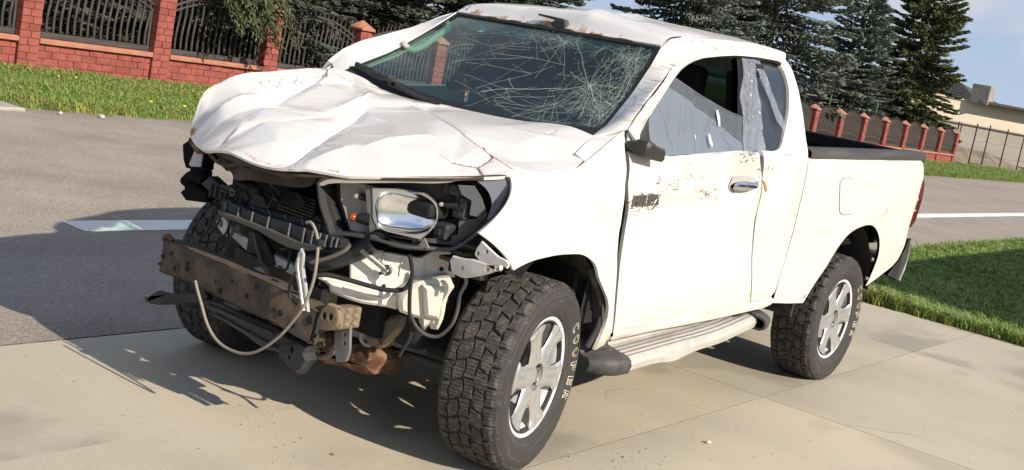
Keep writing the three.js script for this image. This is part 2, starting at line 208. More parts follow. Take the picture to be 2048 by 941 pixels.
// a formed sheet: outline in (a,b), map (a,b) -> point, cut into cells, with thickness and edges
function formed(outline, cell, map, thick, side = 1, uvf) {
  let x0 = 1e9, x1 = -1e9, y0 = 1e9, y1 = -1e9; for (const p of outline) { x0 = Math.min(x0, p[0]); x1 = Math.max(x1, p[0]); y0 = Math.min(y0, p[1]); y1 = Math.max(y1, p[1]); }
  const pos = [], nor = [], uv = [], e = cell * .15;
  const cache = new Map();
  const at = (a, b) => {
    const k = Math.round(a * 1e5) + '_' + Math.round(b * 1e5); let r = cache.get(k); if (r) return r;
    const p = map(a, b), n = map(a + e, b).sub(map(a - e, b)).cross(map(a, b + e).sub(map(a, b - e))).normalize().multiplyScalar(side);
    r = { p, n, t: uvf ? uvf(a, b) : [a, b] }; cache.set(k, r); return r;
  };
  const tri = (A, B, C, dn) => {
    const q = [A, B, C].map(s => dn ? s.p.clone().addScaledVector(s.n, -thick) : s.p);
    const fn = q[1].clone().sub(q[0]).cross(q[2].clone().sub(q[0])), want = A.n.clone().multiplyScalar(dn ? -1 : 1);
    const o = fn.dot(want) < 0 ? [0, 2, 1] : [0, 1, 2], S = [A, B, C];
    for (const i of o) { pos.push(q[i].x, q[i].y, q[i].z); const s = dn ? -1 : 1; nor.push(S[i].n.x * s, S[i].n.y * s, S[i].n.z * s); uv.push(S[i].t[0], S[i].t[1]); }
  };
  const nx = Math.ceil((x1 - x0) / cell), ny = Math.ceil((y1 - y0) / cell);
  for (let i = 0; i < nx; i++) {
    const col = clipCell(outline, x0 + i * cell, y0 - 1, x0 + (i + 1) * cell, y1 + 1); if (col.length < 3) continue;
    for (let j = 0; j < ny; j++) {
      const P = clipCell(col, x0 + i * cell, y0 + j * cell, x0 + (i + 1) * cell, y0 + (j + 1) * cell);
      const C = []; for (const p of P) { const l = C[C.length - 1]; if (!l || Math.hypot(l[0] - p[0], l[1] - p[1]) > 1e-6) C.push(p); }
      while (C.length > 2 && Math.hypot(C[0][0] - C[C.length - 1][0], C[0][1] - C[C.length - 1][1]) < 1e-6) C.pop();
      if (C.length < 3) continue;
      const S = C.map(p => at(p[0], p[1]));
      const F = C.length === 4 ? [[0, 1, 2], [0, 2, 3]] : THREE.ShapeUtils.triangulateShape(C.map(p => new THREE.Vector2(p[0], p[1])), []);
      for (const f of F) { tri(S[f[0]], S[f[1]], S[f[2]], false); if (thick) tri(S[f[0]], S[f[1]], S[f[2]], true); }
    }
  }
  if (thick) {
    let ar = 0; for (let i = 0; i < outline.length; i++) { const a = outline[i], b = outline[(i + 1) % outline.length]; ar += a[0] * b[1] - a[1] * b[0]; }
    for (let i = 0; i < outline.length; i++) {
      const a = outline[i], b = outline[(i + 1) % outline.length], k = Math.max(1, Math.ceil(Math.hypot(b[0] - a[0], b[1] - a[1]) / cell));
      for (let s = 0; s < k; s++) {
        const A = at(lerp(a[0], b[0], s / k), lerp(a[1], b[1], s / k)), B = at(lerp(a[0], b[0], (s + 1) / k), lerp(a[1], b[1], (s + 1) / k));
        const A2 = A.p.clone().addScaledVector(A.n, -thick), B2 = B.p.clone().addScaledVector(B.n, -thick);
        const n = B.p.clone().sub(A.p).cross(A.n).normalize().multiplyScalar(Math.sign(ar) * side); if (!isFinite(n.x)) continue;
        const quad = [[A.p, A], [A2, A], [B2, B], [A.p, A], [B2, B], [B.p, B]];
        for (const [p, q] of quad) { pos.push(p.x, p.y, p.z); nor.push(n.x, n.y, n.z); uv.push(q.t[0], q.t[1]); }
      }
    }
  }
  return geoFrom(pos, nor, uv);
}
const shapeOf = (pts, holes = []) => { const s = new THREE.Shape(pts.map(p => new THREE.Vector2(p[0], p[1]))); for (const h of holes) s.holes.push(new THREE.Path(h.map(p => new THREE.Vector2(p[0], p[1])))); return s; };
const ring = (x, y, rx, ry = rx, n = 16) => Array.from({ length: n }, (_, i) => [x + rx * Math.cos(i / n * 6.2832), y + ry * Math.sin(i / n * 6.2832)]);
// plate: outline in the plane (o,u,v), front face at o, going back by depth
function plate(pts, depth, { o = [0, 0, 0], u = [1, 0, 0], v = [0, 1, 0], holes = [], bevel = .004, sm: k = 3 } = {}) {
  const s = shapeOf(k ? smooth(pts, true, k) : pts, holes);
  const g = new THREE.ExtrudeGeometry(s, { depth: Math.max(.001, depth - 2 * bevel), bevelEnabled: bevel > 0, bevelSize: bevel, bevelOffset: -bevel, bevelThickness: bevel, bevelSegments: 1, curveSegments: 6 });
  const U = v3(u), Vv = v3(v), N = U.clone().cross(Vv); g.translate(0, 0, -(depth - bevel));
  g.applyMatrix4(new THREE.Matrix4().makeBasis(U, Vv, N).setPosition(v3(o))); return g;
}
const zplate = (pts, z, depth, opt = {}) => plate(pts, depth, { o: [0, 0, z], ...opt });
function tube(pts, r, seg = 0, rad = 8, closed = false) { const c = new THREE.CatmullRomCurve3(pts.map(p => p.isVector3 ? p : v3(p)), closed, 'centripetal'); return new THREE.TubeGeometry(c, seg || pts.length * 5, r, rad, closed); }
function capped(pts, r, seg = 0, rad = 8) { const P = pts.map(p => p.isVector3 ? p : v3(p)), a = new THREE.SphereGeometry(r, rad, 6), b = a.clone(); a.translate(P[0].x, P[0].y, P[0].z); const l = P[P.length - 1]; b.translate(l.x, l.y, l.z); return merge([tube(P, r, seg, rad), a, b]); }
function rod(a, b, r0, r1 = r0, n = 10) { const A = v3(a), B = v3(b), d = B.clone().sub(A), g = new THREE.CylinderGeometry(r1, r0, d.length(), n, 1); g.applyQuaternion(new THREE.Quaternion().setFromUnitVectors(V(0, 1, 0), d.clone().normalize())); const m = A.add(B).multiplyScalar(.5); g.translate(m.x, m.y, m.z); return g; }
function box(x0, x1, y0, y1, z0, z1, r = 0) { const g = r ? new RoundedBoxGeometry(x1 - x0, y1 - y0, z1 - z0, 2, r) : new THREE.BoxGeometry(x1 - x0, y1 - y0, z1 - z0); g.translate((x0 + x1) / 2, (y0 + y1) / 2, (z0 + z1) / 2); return g; }
const mirrorX = g => { const q = g.index ? g.toNonIndexed() : g.clone(), p = q.attributes.position, n = q.attributes.normal; for (let i = 0; i < p.count; i++) { p.setX(i, -p.getX(i)); n.setX(i, -n.getX(i)); } for (const a of [p, n, q.attributes.uv]) for (let i = 0; i < a.count; i += 3) for (let c = 0; c < a.itemSize; c++) { const t = a.array[(i + 1) * a.itemSize + c]; a.array[(i + 1) * a.itemSize + c] = a.array[(i + 2) * a.itemSize + c]; a.array[(i + 2) * a.itemSize + c] = t; } return q; };
function along(pts, t) { let L = [0]; for (let i = 1; i < pts.length; i++) L.push(L[i - 1] + v3(pts[i]).distanceTo(v3(pts[i - 1]))); const s = t * L[L.length - 1]; for (let i = 1; i < pts.length; i++) if (s <= L[i] + 1e-9) { const k = (s - L[i - 1]) / (L[i] - L[i - 1] + 1e-12); return v3(pts[i - 1]).lerp(v3(pts[i]), clamp(k, 0, 1)); } return v3(pts[pts.length - 1]); }

// ------------------------------------------------------------------ textures
function tex(n, f, rep = [1, 1], srgb = false) {
  const d = new Uint8Array(n * n * 4); for (let j = 0; j < n; j++) for (let i = 0; i < n; i++) { const c = f(i / n, j / n), p = (j * n + i) * 4; for (let k = 0; k < 3; k++) d[p + k] = clamp(Math.round(255 * (Array.isArray(c) ? c[k] : c)), 0, 255); d[p + 3] = 255; }
  const t = new THREE.DataTexture(d, n, n); t.wrapS = t.wrapT = THREE.RepeatWrapping; t.magFilter = THREE.LinearFilter; t.minFilter = THREE.LinearMipmapLinearFilter; t.generateMipmaps = true; t.repeat.set(...rep); if (srgb) t.colorSpace = THREE.SRGBColorSpace; t.needsUpdate = true; return t;
}
const rep = (t, a, b = a) => { const c = t.clone(); c.repeat.set(a, b); c.needsUpdate = true; return c; };
const S2L = c => c <= .04045 ? c / 12.92 : Math.pow((c + .055) / 1.055, 2.4), L2S = c => c <= .0031308 ? c * 12.92 : 1.055 * Math.pow(c, 1 / 2.4) - .055;
const tone = (r, g, b, k) => [L2S(clamp(r * k, 0, 1)), L2S(clamp(g * k, 0, 1)), L2S(clamp(b * k, 0, 1))];   // linear colour times a factor, for srgb maps
const C = (r, g, b) => new THREE.Color().setRGB(r, g, b);
const std = (col, rough, o = {}) => new THREE.MeshStandardMaterial({ color: C(...col), roughness: rough, ...o });
const noiseB = tex(256, (u, v) => fbm(u * 8, v * 8, 0, 5, 3, 8));
const fineB = tex(256, (u, v) => .5 * hash(Math.floor(u * 256), Math.floor(v * 256), 0, 9) + .5 * fbm(u * 32, v * 32, 0, 3, 13, 32));
// grime(col, amount): mottled map of a base colour
function mottle(col, col2, n = 256, f = 6, lo = .35, hi = .7, s = 40) { return tex(n, (u, v) => { const k = sm(lo, hi, fbm(u * f, v * f, 0, 6, s, f)), g = .86 + .28 * fbm(u * f * 4, v * f * 4, 0, 3, s + 9, f * 4); return tone(lerp(col[0], col2[0], k), lerp(col[1], col2[1], k), lerp(col[2], col2[2], k), g); }, [1, 1], true); }
const mapped = (t, rough, o = {}) => new THREE.MeshStandardMaterial({ map: t, roughness: rough, ...o });
const canvas = (w, h, draw) => { const c = document.createElement('canvas'); c.width = w; c.height = h; const g = c.getContext('2d'); draw(g, w, h); return c; };
const ctex = c => { const t = new THREE.CanvasTexture(c); t.colorSpace = THREE.SRGBColorSpace; t.anisotropy = 8; return t; };

// ------------------------------------------------------------------ the setting
const uvXZ = g => { const p = g.attributes.position, u = g.attributes.uv; for (let i = 0; i < p.count; i++) u.setXY(i, p.getX(i), p.getZ(i)); return g; };
const asphaltT = tex(512, (u, v) => { const k = .80 + .30 * fbm(u * 5, v * 5, 0, 5, 61, 5) - .06, s = hash(Math.floor(u * 512), Math.floor(v * 512), 0, 5), s2 = hash(Math.floor(u * 170), Math.floor(v * 170), 0, 6); const g = k * (.66 + .40 * s * s + .42 * s2); return tone(.35, .298, .246, g); }, [.55, .55], true);
const asphaltB = tex(512, (u, v) => .5 * hash(Math.floor(u * 256), Math.floor(v * 256), 0, 5) + .5 * hash(Math.floor(u * 128), Math.floor(v * 128), 0, 6), [.8, .8]);
const M = {};
M.asphalt = mapped(asphaltT, .92, { bumpMap: asphaltB, bumpScale: .004 });
const vein = (u, v, f, s, w) => { const n = fbm(u * f, v * f, 0, 4, s, f); return Math.max(0, 1 - Math.abs(n - .5) / w); };
const concT = tex(1024, (u, v) => {
  const a = fbm(u * 4, v * 4, 0, 6, 71, 4), b = fbm(u * 2 + .3, v * 9, 0, 5, 72, 0), st = sm(.56, .74, fbm(u * 7 + 2, v * 5, 0, 5, 78, 0)), f = hash(Math.floor(u * 1024), Math.floor(v * 1024), 0, 4);
  const oil = sm(.62, .80, fbm(u * 3 + 1.7, v * 3, 0, 4, 79, 0)), hair = vein(u, v, 3, 83, .0035) * sm(.5, .6, fbm(u * 2, v * 2, 0, 2, 84, 2)), pit = hash(Math.floor(u * 340), Math.floor(v * 340), 0, 12) > .9985 ? 1 : 0;
  const g = (.74 + .40 * a) * (.90 + .18 * b) * (1 - .26 * st) * (.93 + .14 * f) * (1 - .32 * oil) * (1 - .35 * hair) * (1 - .3 * pit); const w = sm(.5, .8, b);
  return tone(.468 + .015 * w, .412, .312 - .012 * w, g);
}, [.21, .21], true);
M.concrete = mapped(concT, .85, { bumpMap: fineB, bumpScale: .0012 });
M.bank = mapped(rep(mottle([.035, .028, .018], [.075, .060, .040], 256, 7), .35), 1, { bumpMap: rep(noiseB, .6), bumpScale: .06 });
M.soil = mapped(rep(mottle([.16, .125, .085], [.24, .195, .135], 256, 7), .35), 1, { bumpMap: rep(noiseB, .6), bumpScale: .06 });
const lawnT = tex(512, (u, v) => { const k = fbm(u * 8, v * 8, 0, 5, 81, 8), f = hash(Math.floor(u * 400), Math.floor(v * 400), 0, 3); return tone(lerp(.10, .17, k), lerp(.125, .19, k), lerp(.025, .042, k), .7 + .5 * f); }, [.6, .6], true);
M.turf = mapped(lawnT, 1, { bumpMap: rep(fineB, 2), bumpScale: .02 });
M.kerb = mapped(rep(mottle([.40, .36, .30], [.30, .27, .22]), 1), .9);
M.dark = std([.012, .012, .012], .9);

structure(mesh('ground', uvXZ(surf(2, 2, (u, v) => V(-1500 + 3000 * u, -.14, 1500 - 3000 * v))), M.turf));
{ // the road, worn a little lighter in the wheel tracks, with old patches
  const g = merge([uvXZ(surf(60, 620, (u, v) => V(lerp(-8.3, -1.085, u), 0, lerp(14, -140, v)))), uvXZ(box(-8.3, -1.085, -.12, -.004, -140, 14))]), p = g.attributes.position, c = [];
  for (let i = 0; i < p.count; i++) { const x = p.getX(i), z = p.getZ(i), tr = Math.exp(-(((x + 2.1) / .35) ** 2)) + Math.exp(-(((x + 3.9) / .35) ** 2)) + Math.exp(-(((x + 5.6) / .35) ** 2)) + Math.exp(-(((x + 7.3) / .35) ** 2)); let k = .86 + .22 * fbm(x * .9, z * .35, 0, 4, 92) + .05 * tr - .10 * sm(-1.5, -1.1, x) - .12 * sm(-7.9, -8.3, x) - .07 * sm(.58, .66, fbm(x * .5 + 4, z * .22, 0, 3, 93)); c.push(k, k * .995, k * .985); }
  g.setAttribute('color', new THREE.Float32BufferAttribute(c, 3)); const m = M.asphalt.clone(); m.vertexColors = true; structure(mesh('road', g, m));
}
{ // painted line, broken at its end beside the truck
  const R = rng(5), pts = [[-3.225, -.68], [-2.965, -.67]];
  for (let i = 0; i <= 120; i++) pts.push([-2.962 + .012 * (R() - .5), -.69 - i * .55]);
  for (let i = 120; i >= 0; i--) pts.push([-3.228 + .012 * (R() - .5), -.69 - i * .55]);
  const paint = tex(512, (u, v) => { const w = sm(.60, .72, fbm(u * 6, v * 6, 0, 6, 91, 6)), f = hash(Math.floor(u * 300), Math.floor(v * 300), 0, 2); return tone(lerp(.84, .66, w), lerp(.80, .62, w), lerp(.73, .56, w), .85 + .2 * f); }, [.5, .5], true);
  const g = plate(pts.map(p => [p[0], -p[1]]), .003, { o: [0, .005, 0], u: [1, 0, 0], v: [0, 0, -1], bevel: 0, sm: 0 });
  structure(mesh('road_marking', g, mapped(paint, .8, { bumpMap: asphaltB, bumpScale: .003 })));
}
{ // driveway: cast concrete slabs with narrow joints
  const d = structure(group('driveway')); const xs = [-1.075, .885, 3.2, 5.5, 7.8], zs = [-6.4, -2.25, 1.95, 6.1, 10.2];
  for (let i = 0; i < 4; i++) for (let j = 0; j < 4; j++) {
    const a = .003, g = box(xs[i] + a, xs[i + 1] - a, -.12, 0, zs[j] + a, zs[j + 1] - a); uvXZ(g);
    const p = g.attributes.uv; for (let k = 0; k < p.count; k++) p.setXY(k, p.getX(k) + i * 1.7, p.getY(k) + j * 2.3);
    mesh('slab', g, M.concrete, d);
  }
  mesh('joint_bed', box(-1.07, 7.8, -.13, -.0015, -6.39, 10.2), std([.055, .048, .04], 1), d);
}
structure(mesh('kerb_apron', box(-10.8, -8.02, -.1, .035, -3.38, -.6, .02), M.kerb));

// verge and lawn beds
const bumpy = (x0, x1, z0, z1, nx, nz, f) => uvXZ(surf(nx, nz, (u, v) => { const x = lerp(x0, x1, u), z = lerp(z1, z0, v); return V(x, f(x, z), z); }));
structure(mesh('verge', bumpy(-12.4, -8.02, -140, 12, 30, 300, (x, z) => -.045 + .05 * sm(-8.05, -8.5, x) + .02 * fbm(x * 2, z * 2, 0, 3, 5)), M.turf));
structure(mesh('lawn', bumpy(-1.22, 24, -120, -6.42, 80, 200, (x, z) => -.03 + .035 * Math.min(sm(-6.43, -6.8, z), sm(-1.25, -.9, x)) + .02 * fbm(x * 2, z * 2, 0, 3, 6)), M.turf));
structure(mesh('earth_bank', bumpy(-40, -12.35, -140, 30, 40, 120, (x, z) => -.06 + .9 * sm(-12.5, -16, x) * sm(-62, -50, z) + .35 * fbm(x * .7, z * .7, 0, 4, 8)), M.bank));
structure(mesh('ploughed_field', bumpy(-60, -12.02, -68, -50.6, 160, 70, (x, z) => .02 + .55 * sm(-12, -13.6, x) * sm(-50.5, -53, z) * sm(-67, -60, z) * (.5 + fbm(x * .8, z * .8, 0, 5, 15)) + .05 * fbm(x * 4, z * 4, 0, 2, 16)), M.soil));

// grass: tufts of bent blades
function tuftGeo(seed, n, h) {
  const R = rng(seed), pos = [], uv = [];
  for (let i = 0; i < n; i++) {
    const a = R() * 6.283, r = .035 * Math.sqrt(R()), x = Math.cos(a) * r, z = Math.sin(a) * r, b = R() * 6.283, L = h * (.5 + .7 * R()), w = .0022 + .002 * R(), lean = .25 + .6 * R();
    const dx = Math.cos(b), dz = Math.sin(b), sx = -dz * w, sz = dx * w, m = [x + dx * L * lean * .3, L * .6, z + dz * L * lean * .3], t = [x + dx * L * lean, L * (1 - .25 * lean), z + dz * L * lean];
    pos.push(x - sx, 0, z - sz, x + sx, 0, z + sz, m[0] + sx, m[1], m[2] + sz, x - sx, 0, z - sz, m[0] + sx, m[1], m[2] + sz, m[0] - sx, m[1], m[2] - sz, m[0] - sx, m[1], m[2] - sz, m[0] + sx, m[1], m[2] + sz, ...t);
    for (let k = 0; k < 9; k++) uv.push(0, 0);
  }
  return geoFrom(pos, null, uv);
}
const bladeM = new THREE.MeshPhysicalMaterial({ color: C(1, 1, 1), roughness: .75, transmission: .25, thickness: 0, side: THREE.DoubleSide });
function grass(name, label, count, place, h, seed, dry) {
  const R = rng(seed), im = new THREE.InstancedMesh(tuftGeo(seed, 9, h), bladeM, count), m = new THREE.Matrix4(), q = new THREE.Quaternion(), c = new THREE.Color();
  for (let i = 0; i < count; i++) {
    const [x, y, z] = place(R), p = fbm(x * 1.1, z * 1.1, 0, 4, 33), s = (.45 + .9 * R()) * (.5 + p);
    q.setFromAxisAngle(V(0, 1, 0), R() * 6.283); m.compose(V(x, y, z), q, V(s * 1.2, s, s * 1.2)); im.setMatrixAt(i, m);
    const d = sm(.45, .75, p * .5 + R() * .5) * dry, k = .75 + .5 * R(); c.setRGB(lerp(.18, .36, d) * k, lerp(.29, .325, d) * k, lerp(.042, .075, d) * k); im.setColorAt(i, c);
  }
  im.name = numbered(name); im.castShadow = im.receiveShadow = true; im.userData.kind = 'stuff'; im.userData.label = label; im.userData.category = 'grass'; scene.add(im);
}
grass('verge_grass', 'sunlit uncut grass on the verge between the road and the red fence', 30000, R => { const x = -8.15 - 3.85 * Math.pow(R(), .8) + .14 * (R() - .5), z = -3.4 - 13 * R(); return [x, -.02 + .03 * sm(-8.1, -8.5, x), z]; }, .085, 101, .9);
grass('verge_grass', 'far strip of grass along the road below the distant red fence', 30000, R => { const x = -8.2 - 3.7 * R(), z = -26 - 40 * R(); return [x, 0, z]; }, .13, 102, .6);
grass('lawn_grass', 'green lawn beside the driveway, mostly in shade', 34000, R => { const z = -6.5 - 11 * Math.pow(R(), 1.15), x = -1.22 + 4.2 * R(); return [x, -.01, z]; }, .08, 103, .35);
grass('lawn_edge_grass', 'ragged fringe of grass hanging over the concrete edge of the lawn', 2600, R => { const x = -1.1 + 3 * R(); return R() < .45 ? [x, -.02, -6.40 - .16 * R()] : [-1.16 - .1 * R(), -.02, -6.45 - 11 * R()]; }, .13, 104, .9);

// dandelions
{
  const st = std([.10, .14, .03], .8), fl = std([.75, .52, .02], .7);
  const mk = () => { const g = group('dandelion'); mesh('stem', rod([0, 0, 0], [.01, .15, .005], .003, .0025, 5), st, g); const s = new THREE.SphereGeometry(.026, 9, 6); s.scale(1, .55, 1); s.translate(.01, .16, .005); mesh('flower_head', s, fl, g); return g; };
  const a = mk();
  [[-10.69, -5.46, 'yellow dandelion in the verge below the left fence pillar, left of a close pair'], [-10.62, -5.66, 'yellow dandelion in the verge below the left fence pillar, right of a close pair'], [-8.6, -5.33, 'yellow dandelion near the road edge, further left of two'], [-8.33, -5.62, 'yellow dandelion at the very road edge left of the bonnet']].forEach(([x, z, l], i) => { const o = i ? a.clone() : a; if (i) { o.name = numbered('dandelion'); scene.add(o); } o.position.set(x, 0, z); o.rotation.y = i; o.scale.setScalar(.75 + .08 * i); tag(o, l, 'flower', 'dandelions in the verge'); });
}
{ // pale stones at the road edge and on the slab
  const st = std([.55, .50, .42], .9); const mk = s => { const g = new THREE.DodecahedronGeometry(.04, 1), p = g.attributes.position; for (let i = 0; i < p.count; i++) { const k = .7 + .6 * vn(p.getX(i) * 40 + s, p.getY(i) * 40, p.getZ(i) * 40); p.setXYZ(i, p.getX(i) * k * 1.3, p.getY(i) * k * .7, p.getZ(i) * k); } g.computeVertexNormals(); return g; };
  [[-7.93, .02, -4.22, .8, 'pale stone on the road edge below the verge'], [-7.98, .02, -3.75, .55, 'smaller pale stone on the road edge near the kerb'], [1.12, .008, -1.15, .32, 'tiny pale pebble on the concrete beside the running board']].forEach(([x, y, z, s, l], i) => { const m = mesh('stone', mk(i * 3), st); m.position.set(x, y, z); m.scale.setScalar(s); tag(m, l, 'stone'); });
}

{ const R = rng(66), im = new THREE.InstancedMesh(new THREE.IcosahedronGeometry(1, 0), std([.14, .11, .08], 1), 54), m = new THREE.Matrix4(), q = new THREE.Quaternion(); for (let i = 0; i < 54; i++) { const cl = i % 3, s = .002 + .008 * R() * R() * R(), x = [1.02, 1.10, .2][cl] + .22 * (R() + R() - 1) + (cl === 2 ? .8 * (R() - .5) : 0), z = [-.42, -.62, .62][cl] + .22 * (R() + R() - 1) + (cl === 2 ? .5 * (R() - .5) : 0); q.setFromAxisAngle(V(R(), R(), R()).normalize(), 6 * R()); m.compose(V(x, s * .5, z), q, V(s, s * .7, s)); im.setMatrixAt(i, m); } im.name = 'soil_crumbs'; im.userData = { kind: 'stuff', label: 'small crumbs of dark soil on the concrete around the front wheel', category: 'soil' }; im.castShadow = im.receiveShadow = true; scene.add(im); }

// ------------------------------------------------------------------ the red fence with steel panels
{
  const fence = group('brick_fence'); tag(fence, 'long red block fence with wavy dark steel panels across the road', 'fence');
  const redT = mottle([.30, .082, .062], [.215, .054, .042], 256, 5, .3, .75), capT = mottle([.42, .20, .125], [.34, .13, .085], 256, 6);
  const red = mapped(redT, .9, { bumpMap: noiseB, bumpScale: .006 }), cop = mapped(rep(capT, 2), .85, { bumpMap: noiseB, bumpScale: .004 }), steel = mapped(mottle([.040, .035, .033], [.070, .058, .050], 128, 8), .8), steelFar = std([.060, .046, .040], .9);
  const FX = -12.15;
  const block = (x0, x1, y0, y1, z0, z1, R, uo) => { // split-face block: chamfered, front proud and uneven
    const g = box(x0, x1, y0, y1, z0, z1, .007), p = g.attributes.position, u = g.attributes.uv; const k = (R() - .5) * .012;
    for (let i = 0; i < p.count; i++) { if (p.getX(i) > (x0 + x1) / 2) p.setX(i, p.getX(i) + k + .010 * (vn(p.getY(i) * 30 + uo, p.getZ(i) * 30) - .5)); u.setXY(i, p.getZ(i) * .9 + uo, p.getY(i) * .9 + uo * .37); }
    return g;
  };
  const pillarGeo = (seed, h) => { const R = rng(seed), out = []; const n = Math.round(h / .1); for (let i = 0; i < n; i++) { const s = i % 2 ? .02 : -.02; out.push(block(-.15, .15, i * .1 + .0025, i * .1 + .0975, -.15, s - .003, R, R() * 9), block(-.15, .15, i * .1 + .0025, i * .1 + .0975, s + .003, .15, R, R() * 9)); } out.push(box(-.13, .13, 0, h, -.13, .13)); return merge(out); };
  const capGeo = (() => { const a = box(-.178, .178, 0, .045, -.178, .178, .012), b = new THREE.ConeGeometry(.245, .14, 4, 1); b.rotateY(Math.PI / 4); b.translate(0, .115, 0); return merge([a, b]); })();
  const wallGeo = (seed, L) => { const R = rng(seed), out = []; for (let j = 0; j < 4; j++) for (let i = -1; i < L / .24; i++) { const a = Math.max(.005, i * .24 + (j % 2) * .12 + .004), b = Math.min(L - .005, i * .24 + .24 + (j % 2) * .12 - .004); if (b - a > .03) out.push(block(-.1, .1, j * .1 + .0025, j * .1 + .0975, -b, -a, R, R() * 9)); } out.push(box(-.085, .085, -.1, .4, -L, 0)); return merge(out); };
  const bars = (L, near) => { // wavy bars under an arched double rail
    const n = near ? 17 : 17, list = [];
    for (let i = 0; i < n; i++) {
      const s = .07 + (L - .14) * i / (n - 1), t = (s / L - .5) * 2, top = 1.56 - .27 * t * t, pts = [];
      for (let k = 0; k <= 10; k++) { const y = lerp(.57, top - .05, k / 10), w = k / 10; pts.push([.012 * Math.sin(w * 6.28), y, -s + .026 * Math.sin(w * 6.0 + .3)]); }
      pts.push([.012, top - .01, -s + .012], [.028, top + .005, -s + .004]);
      const g = tube(pts, near ? .021 : .029, 20, 5); list.push(g);
    }
    return list;
  };
  const railGeo = L => { const A = o => Array.from({ length: 15 }, (_, i) => { const t = i / 7 - 1; return [0, 1.43 + o - .25 * t * t, -L * (i / 14)]; }); return merge([tube(A(0), .024, 28, 5), tube(A(-.085), .020, 28, 5), box(-.025, .025, .485, .56, -L + .005, -.005), box(-.018, .018, .5, 1.12, -.045, -.01), box(-.018, .018, .5, 1.12, -L + .01, -L + .045)]); };
  const lowArch = L => tube(Array.from({ length: 15 }, (_, i) => { const t = i / 7 - 1; return [.014, (.60 + .13 * (1 - t * t)), -L * (i / 14)]; }), .022, 28, 5);
  const zs = [-3.62, -5.82, -8.03, -10.22, -12.40, -14.55]; for (let i = 1; i <= 8; i++) zs.push(-14.55 + (-33.7 + 14.55) * i / 9); for (let i = 0; i <= 7; i++) zs.push(-33.7 - 2.25 * i);
  const pv = [pillarGeo(1, 1.34), pillarGeo(2, 1.34), pillarGeo(3, 1.34)];
  zs.forEach((z, i) => {
    const p = mesh('pillar', pv[i % 3], red, fence); p.position.set(FX, i < 3 ? .06 : 0, z); const c = mesh('pillar_cap', capGeo, cop, p); c.position.y = 1.342;
    if (i === zs.length - 1) return;
    const L = z - zs[i + 1] - .31, near = i < 6, w = mesh('base_wall', wallGeo(i + 7, L), red, fence); w.position.set(FX, 0, z - .155); w.userData.kind = 'stuff';
    const k = mesh('coping', box(-.16, .16, .402, .475, -L + .004, -.004, .012), cop, fence); k.position.set(FX, 0, z - .155);
    const pn = group('railing_panel', fence); pn.position.set(FX, 0, z - .155); mesh('rail', near ? railGeo(L) : merge([railGeo(L), lowArch(L)]), steel, pn);
    const bl = bars(L, near); if (near) for (const g of bl) mesh('bar', g, steel, pn); else { const m = mesh('bars', merge(bl), steelFar, pn); m.userData.kind = 'stuff'; }
  });
  // green posts of a wire line just behind it
  const gp = std([.11, .21, .085], .6); let first;
  [[-10.75, 2.0, .10, 'green metal post behind the left fence bay under the spruce bough'], [-31.6, 2.0, .02, 'green metal post behind the far fence just right of the cab'], [-36, 1.95, .03, 'green metal post behind the far fence, middle of the three right of the cab'], [-40.6, 2.0, .04, 'green metal post behind the far fence nearest the dark green spruce']].forEach(([z, h, ln, l], i) => {
    const g = mesh('green_post', rod([0, -.1, 0], [0, h, ln], .024, .024, 8), gp); g.position.set(-12.6, 0, z); tag(g, l, 'post', 'green posts behind the fence');
  });
  // wire fence of thin dark posts beyond the red fence's end
  const wf = group('wire_fence'); tag(wf, 'thin dark leaning wire fence posts beyond the end of the red fence', 'fence'); const pm = std([.03, .03, .034], .6, { metalness: .4 });
  const PZ = [[-51.2, 1.9], [-51.9, 1.95], [-54.0, 2.0], [-57.2, 2.0], [-60.5, 2.0], [-64, 2.0], [-68, 2.0]]; PZ.forEach(([z, h], i) => mesh('post', rod([-12.02 - (i === 0 ? .6 : 0), -.1, z], [-12.05 - (i === 0 ? .6 : 0), h, z - .1], .035, .03, 7), pm, wf));
  mesh('post', rod([-15.2, -.1, -60.5], [-15.2, 1.9, -60.6], .035, .03, 7), pm, wf);
  for (const y of [1.85, 1.25, .6]) { const pts = []; for (let i = 1; i < PZ.length - 1; i++) { const a = PZ[i][0], b = PZ[i + 1][0]; pts.push([-12.03, y, a], [-12.03, y - .10, (a + b) / 2]); } mesh('wire', tube(pts, .006, 80, 4), pm, wf); }
}

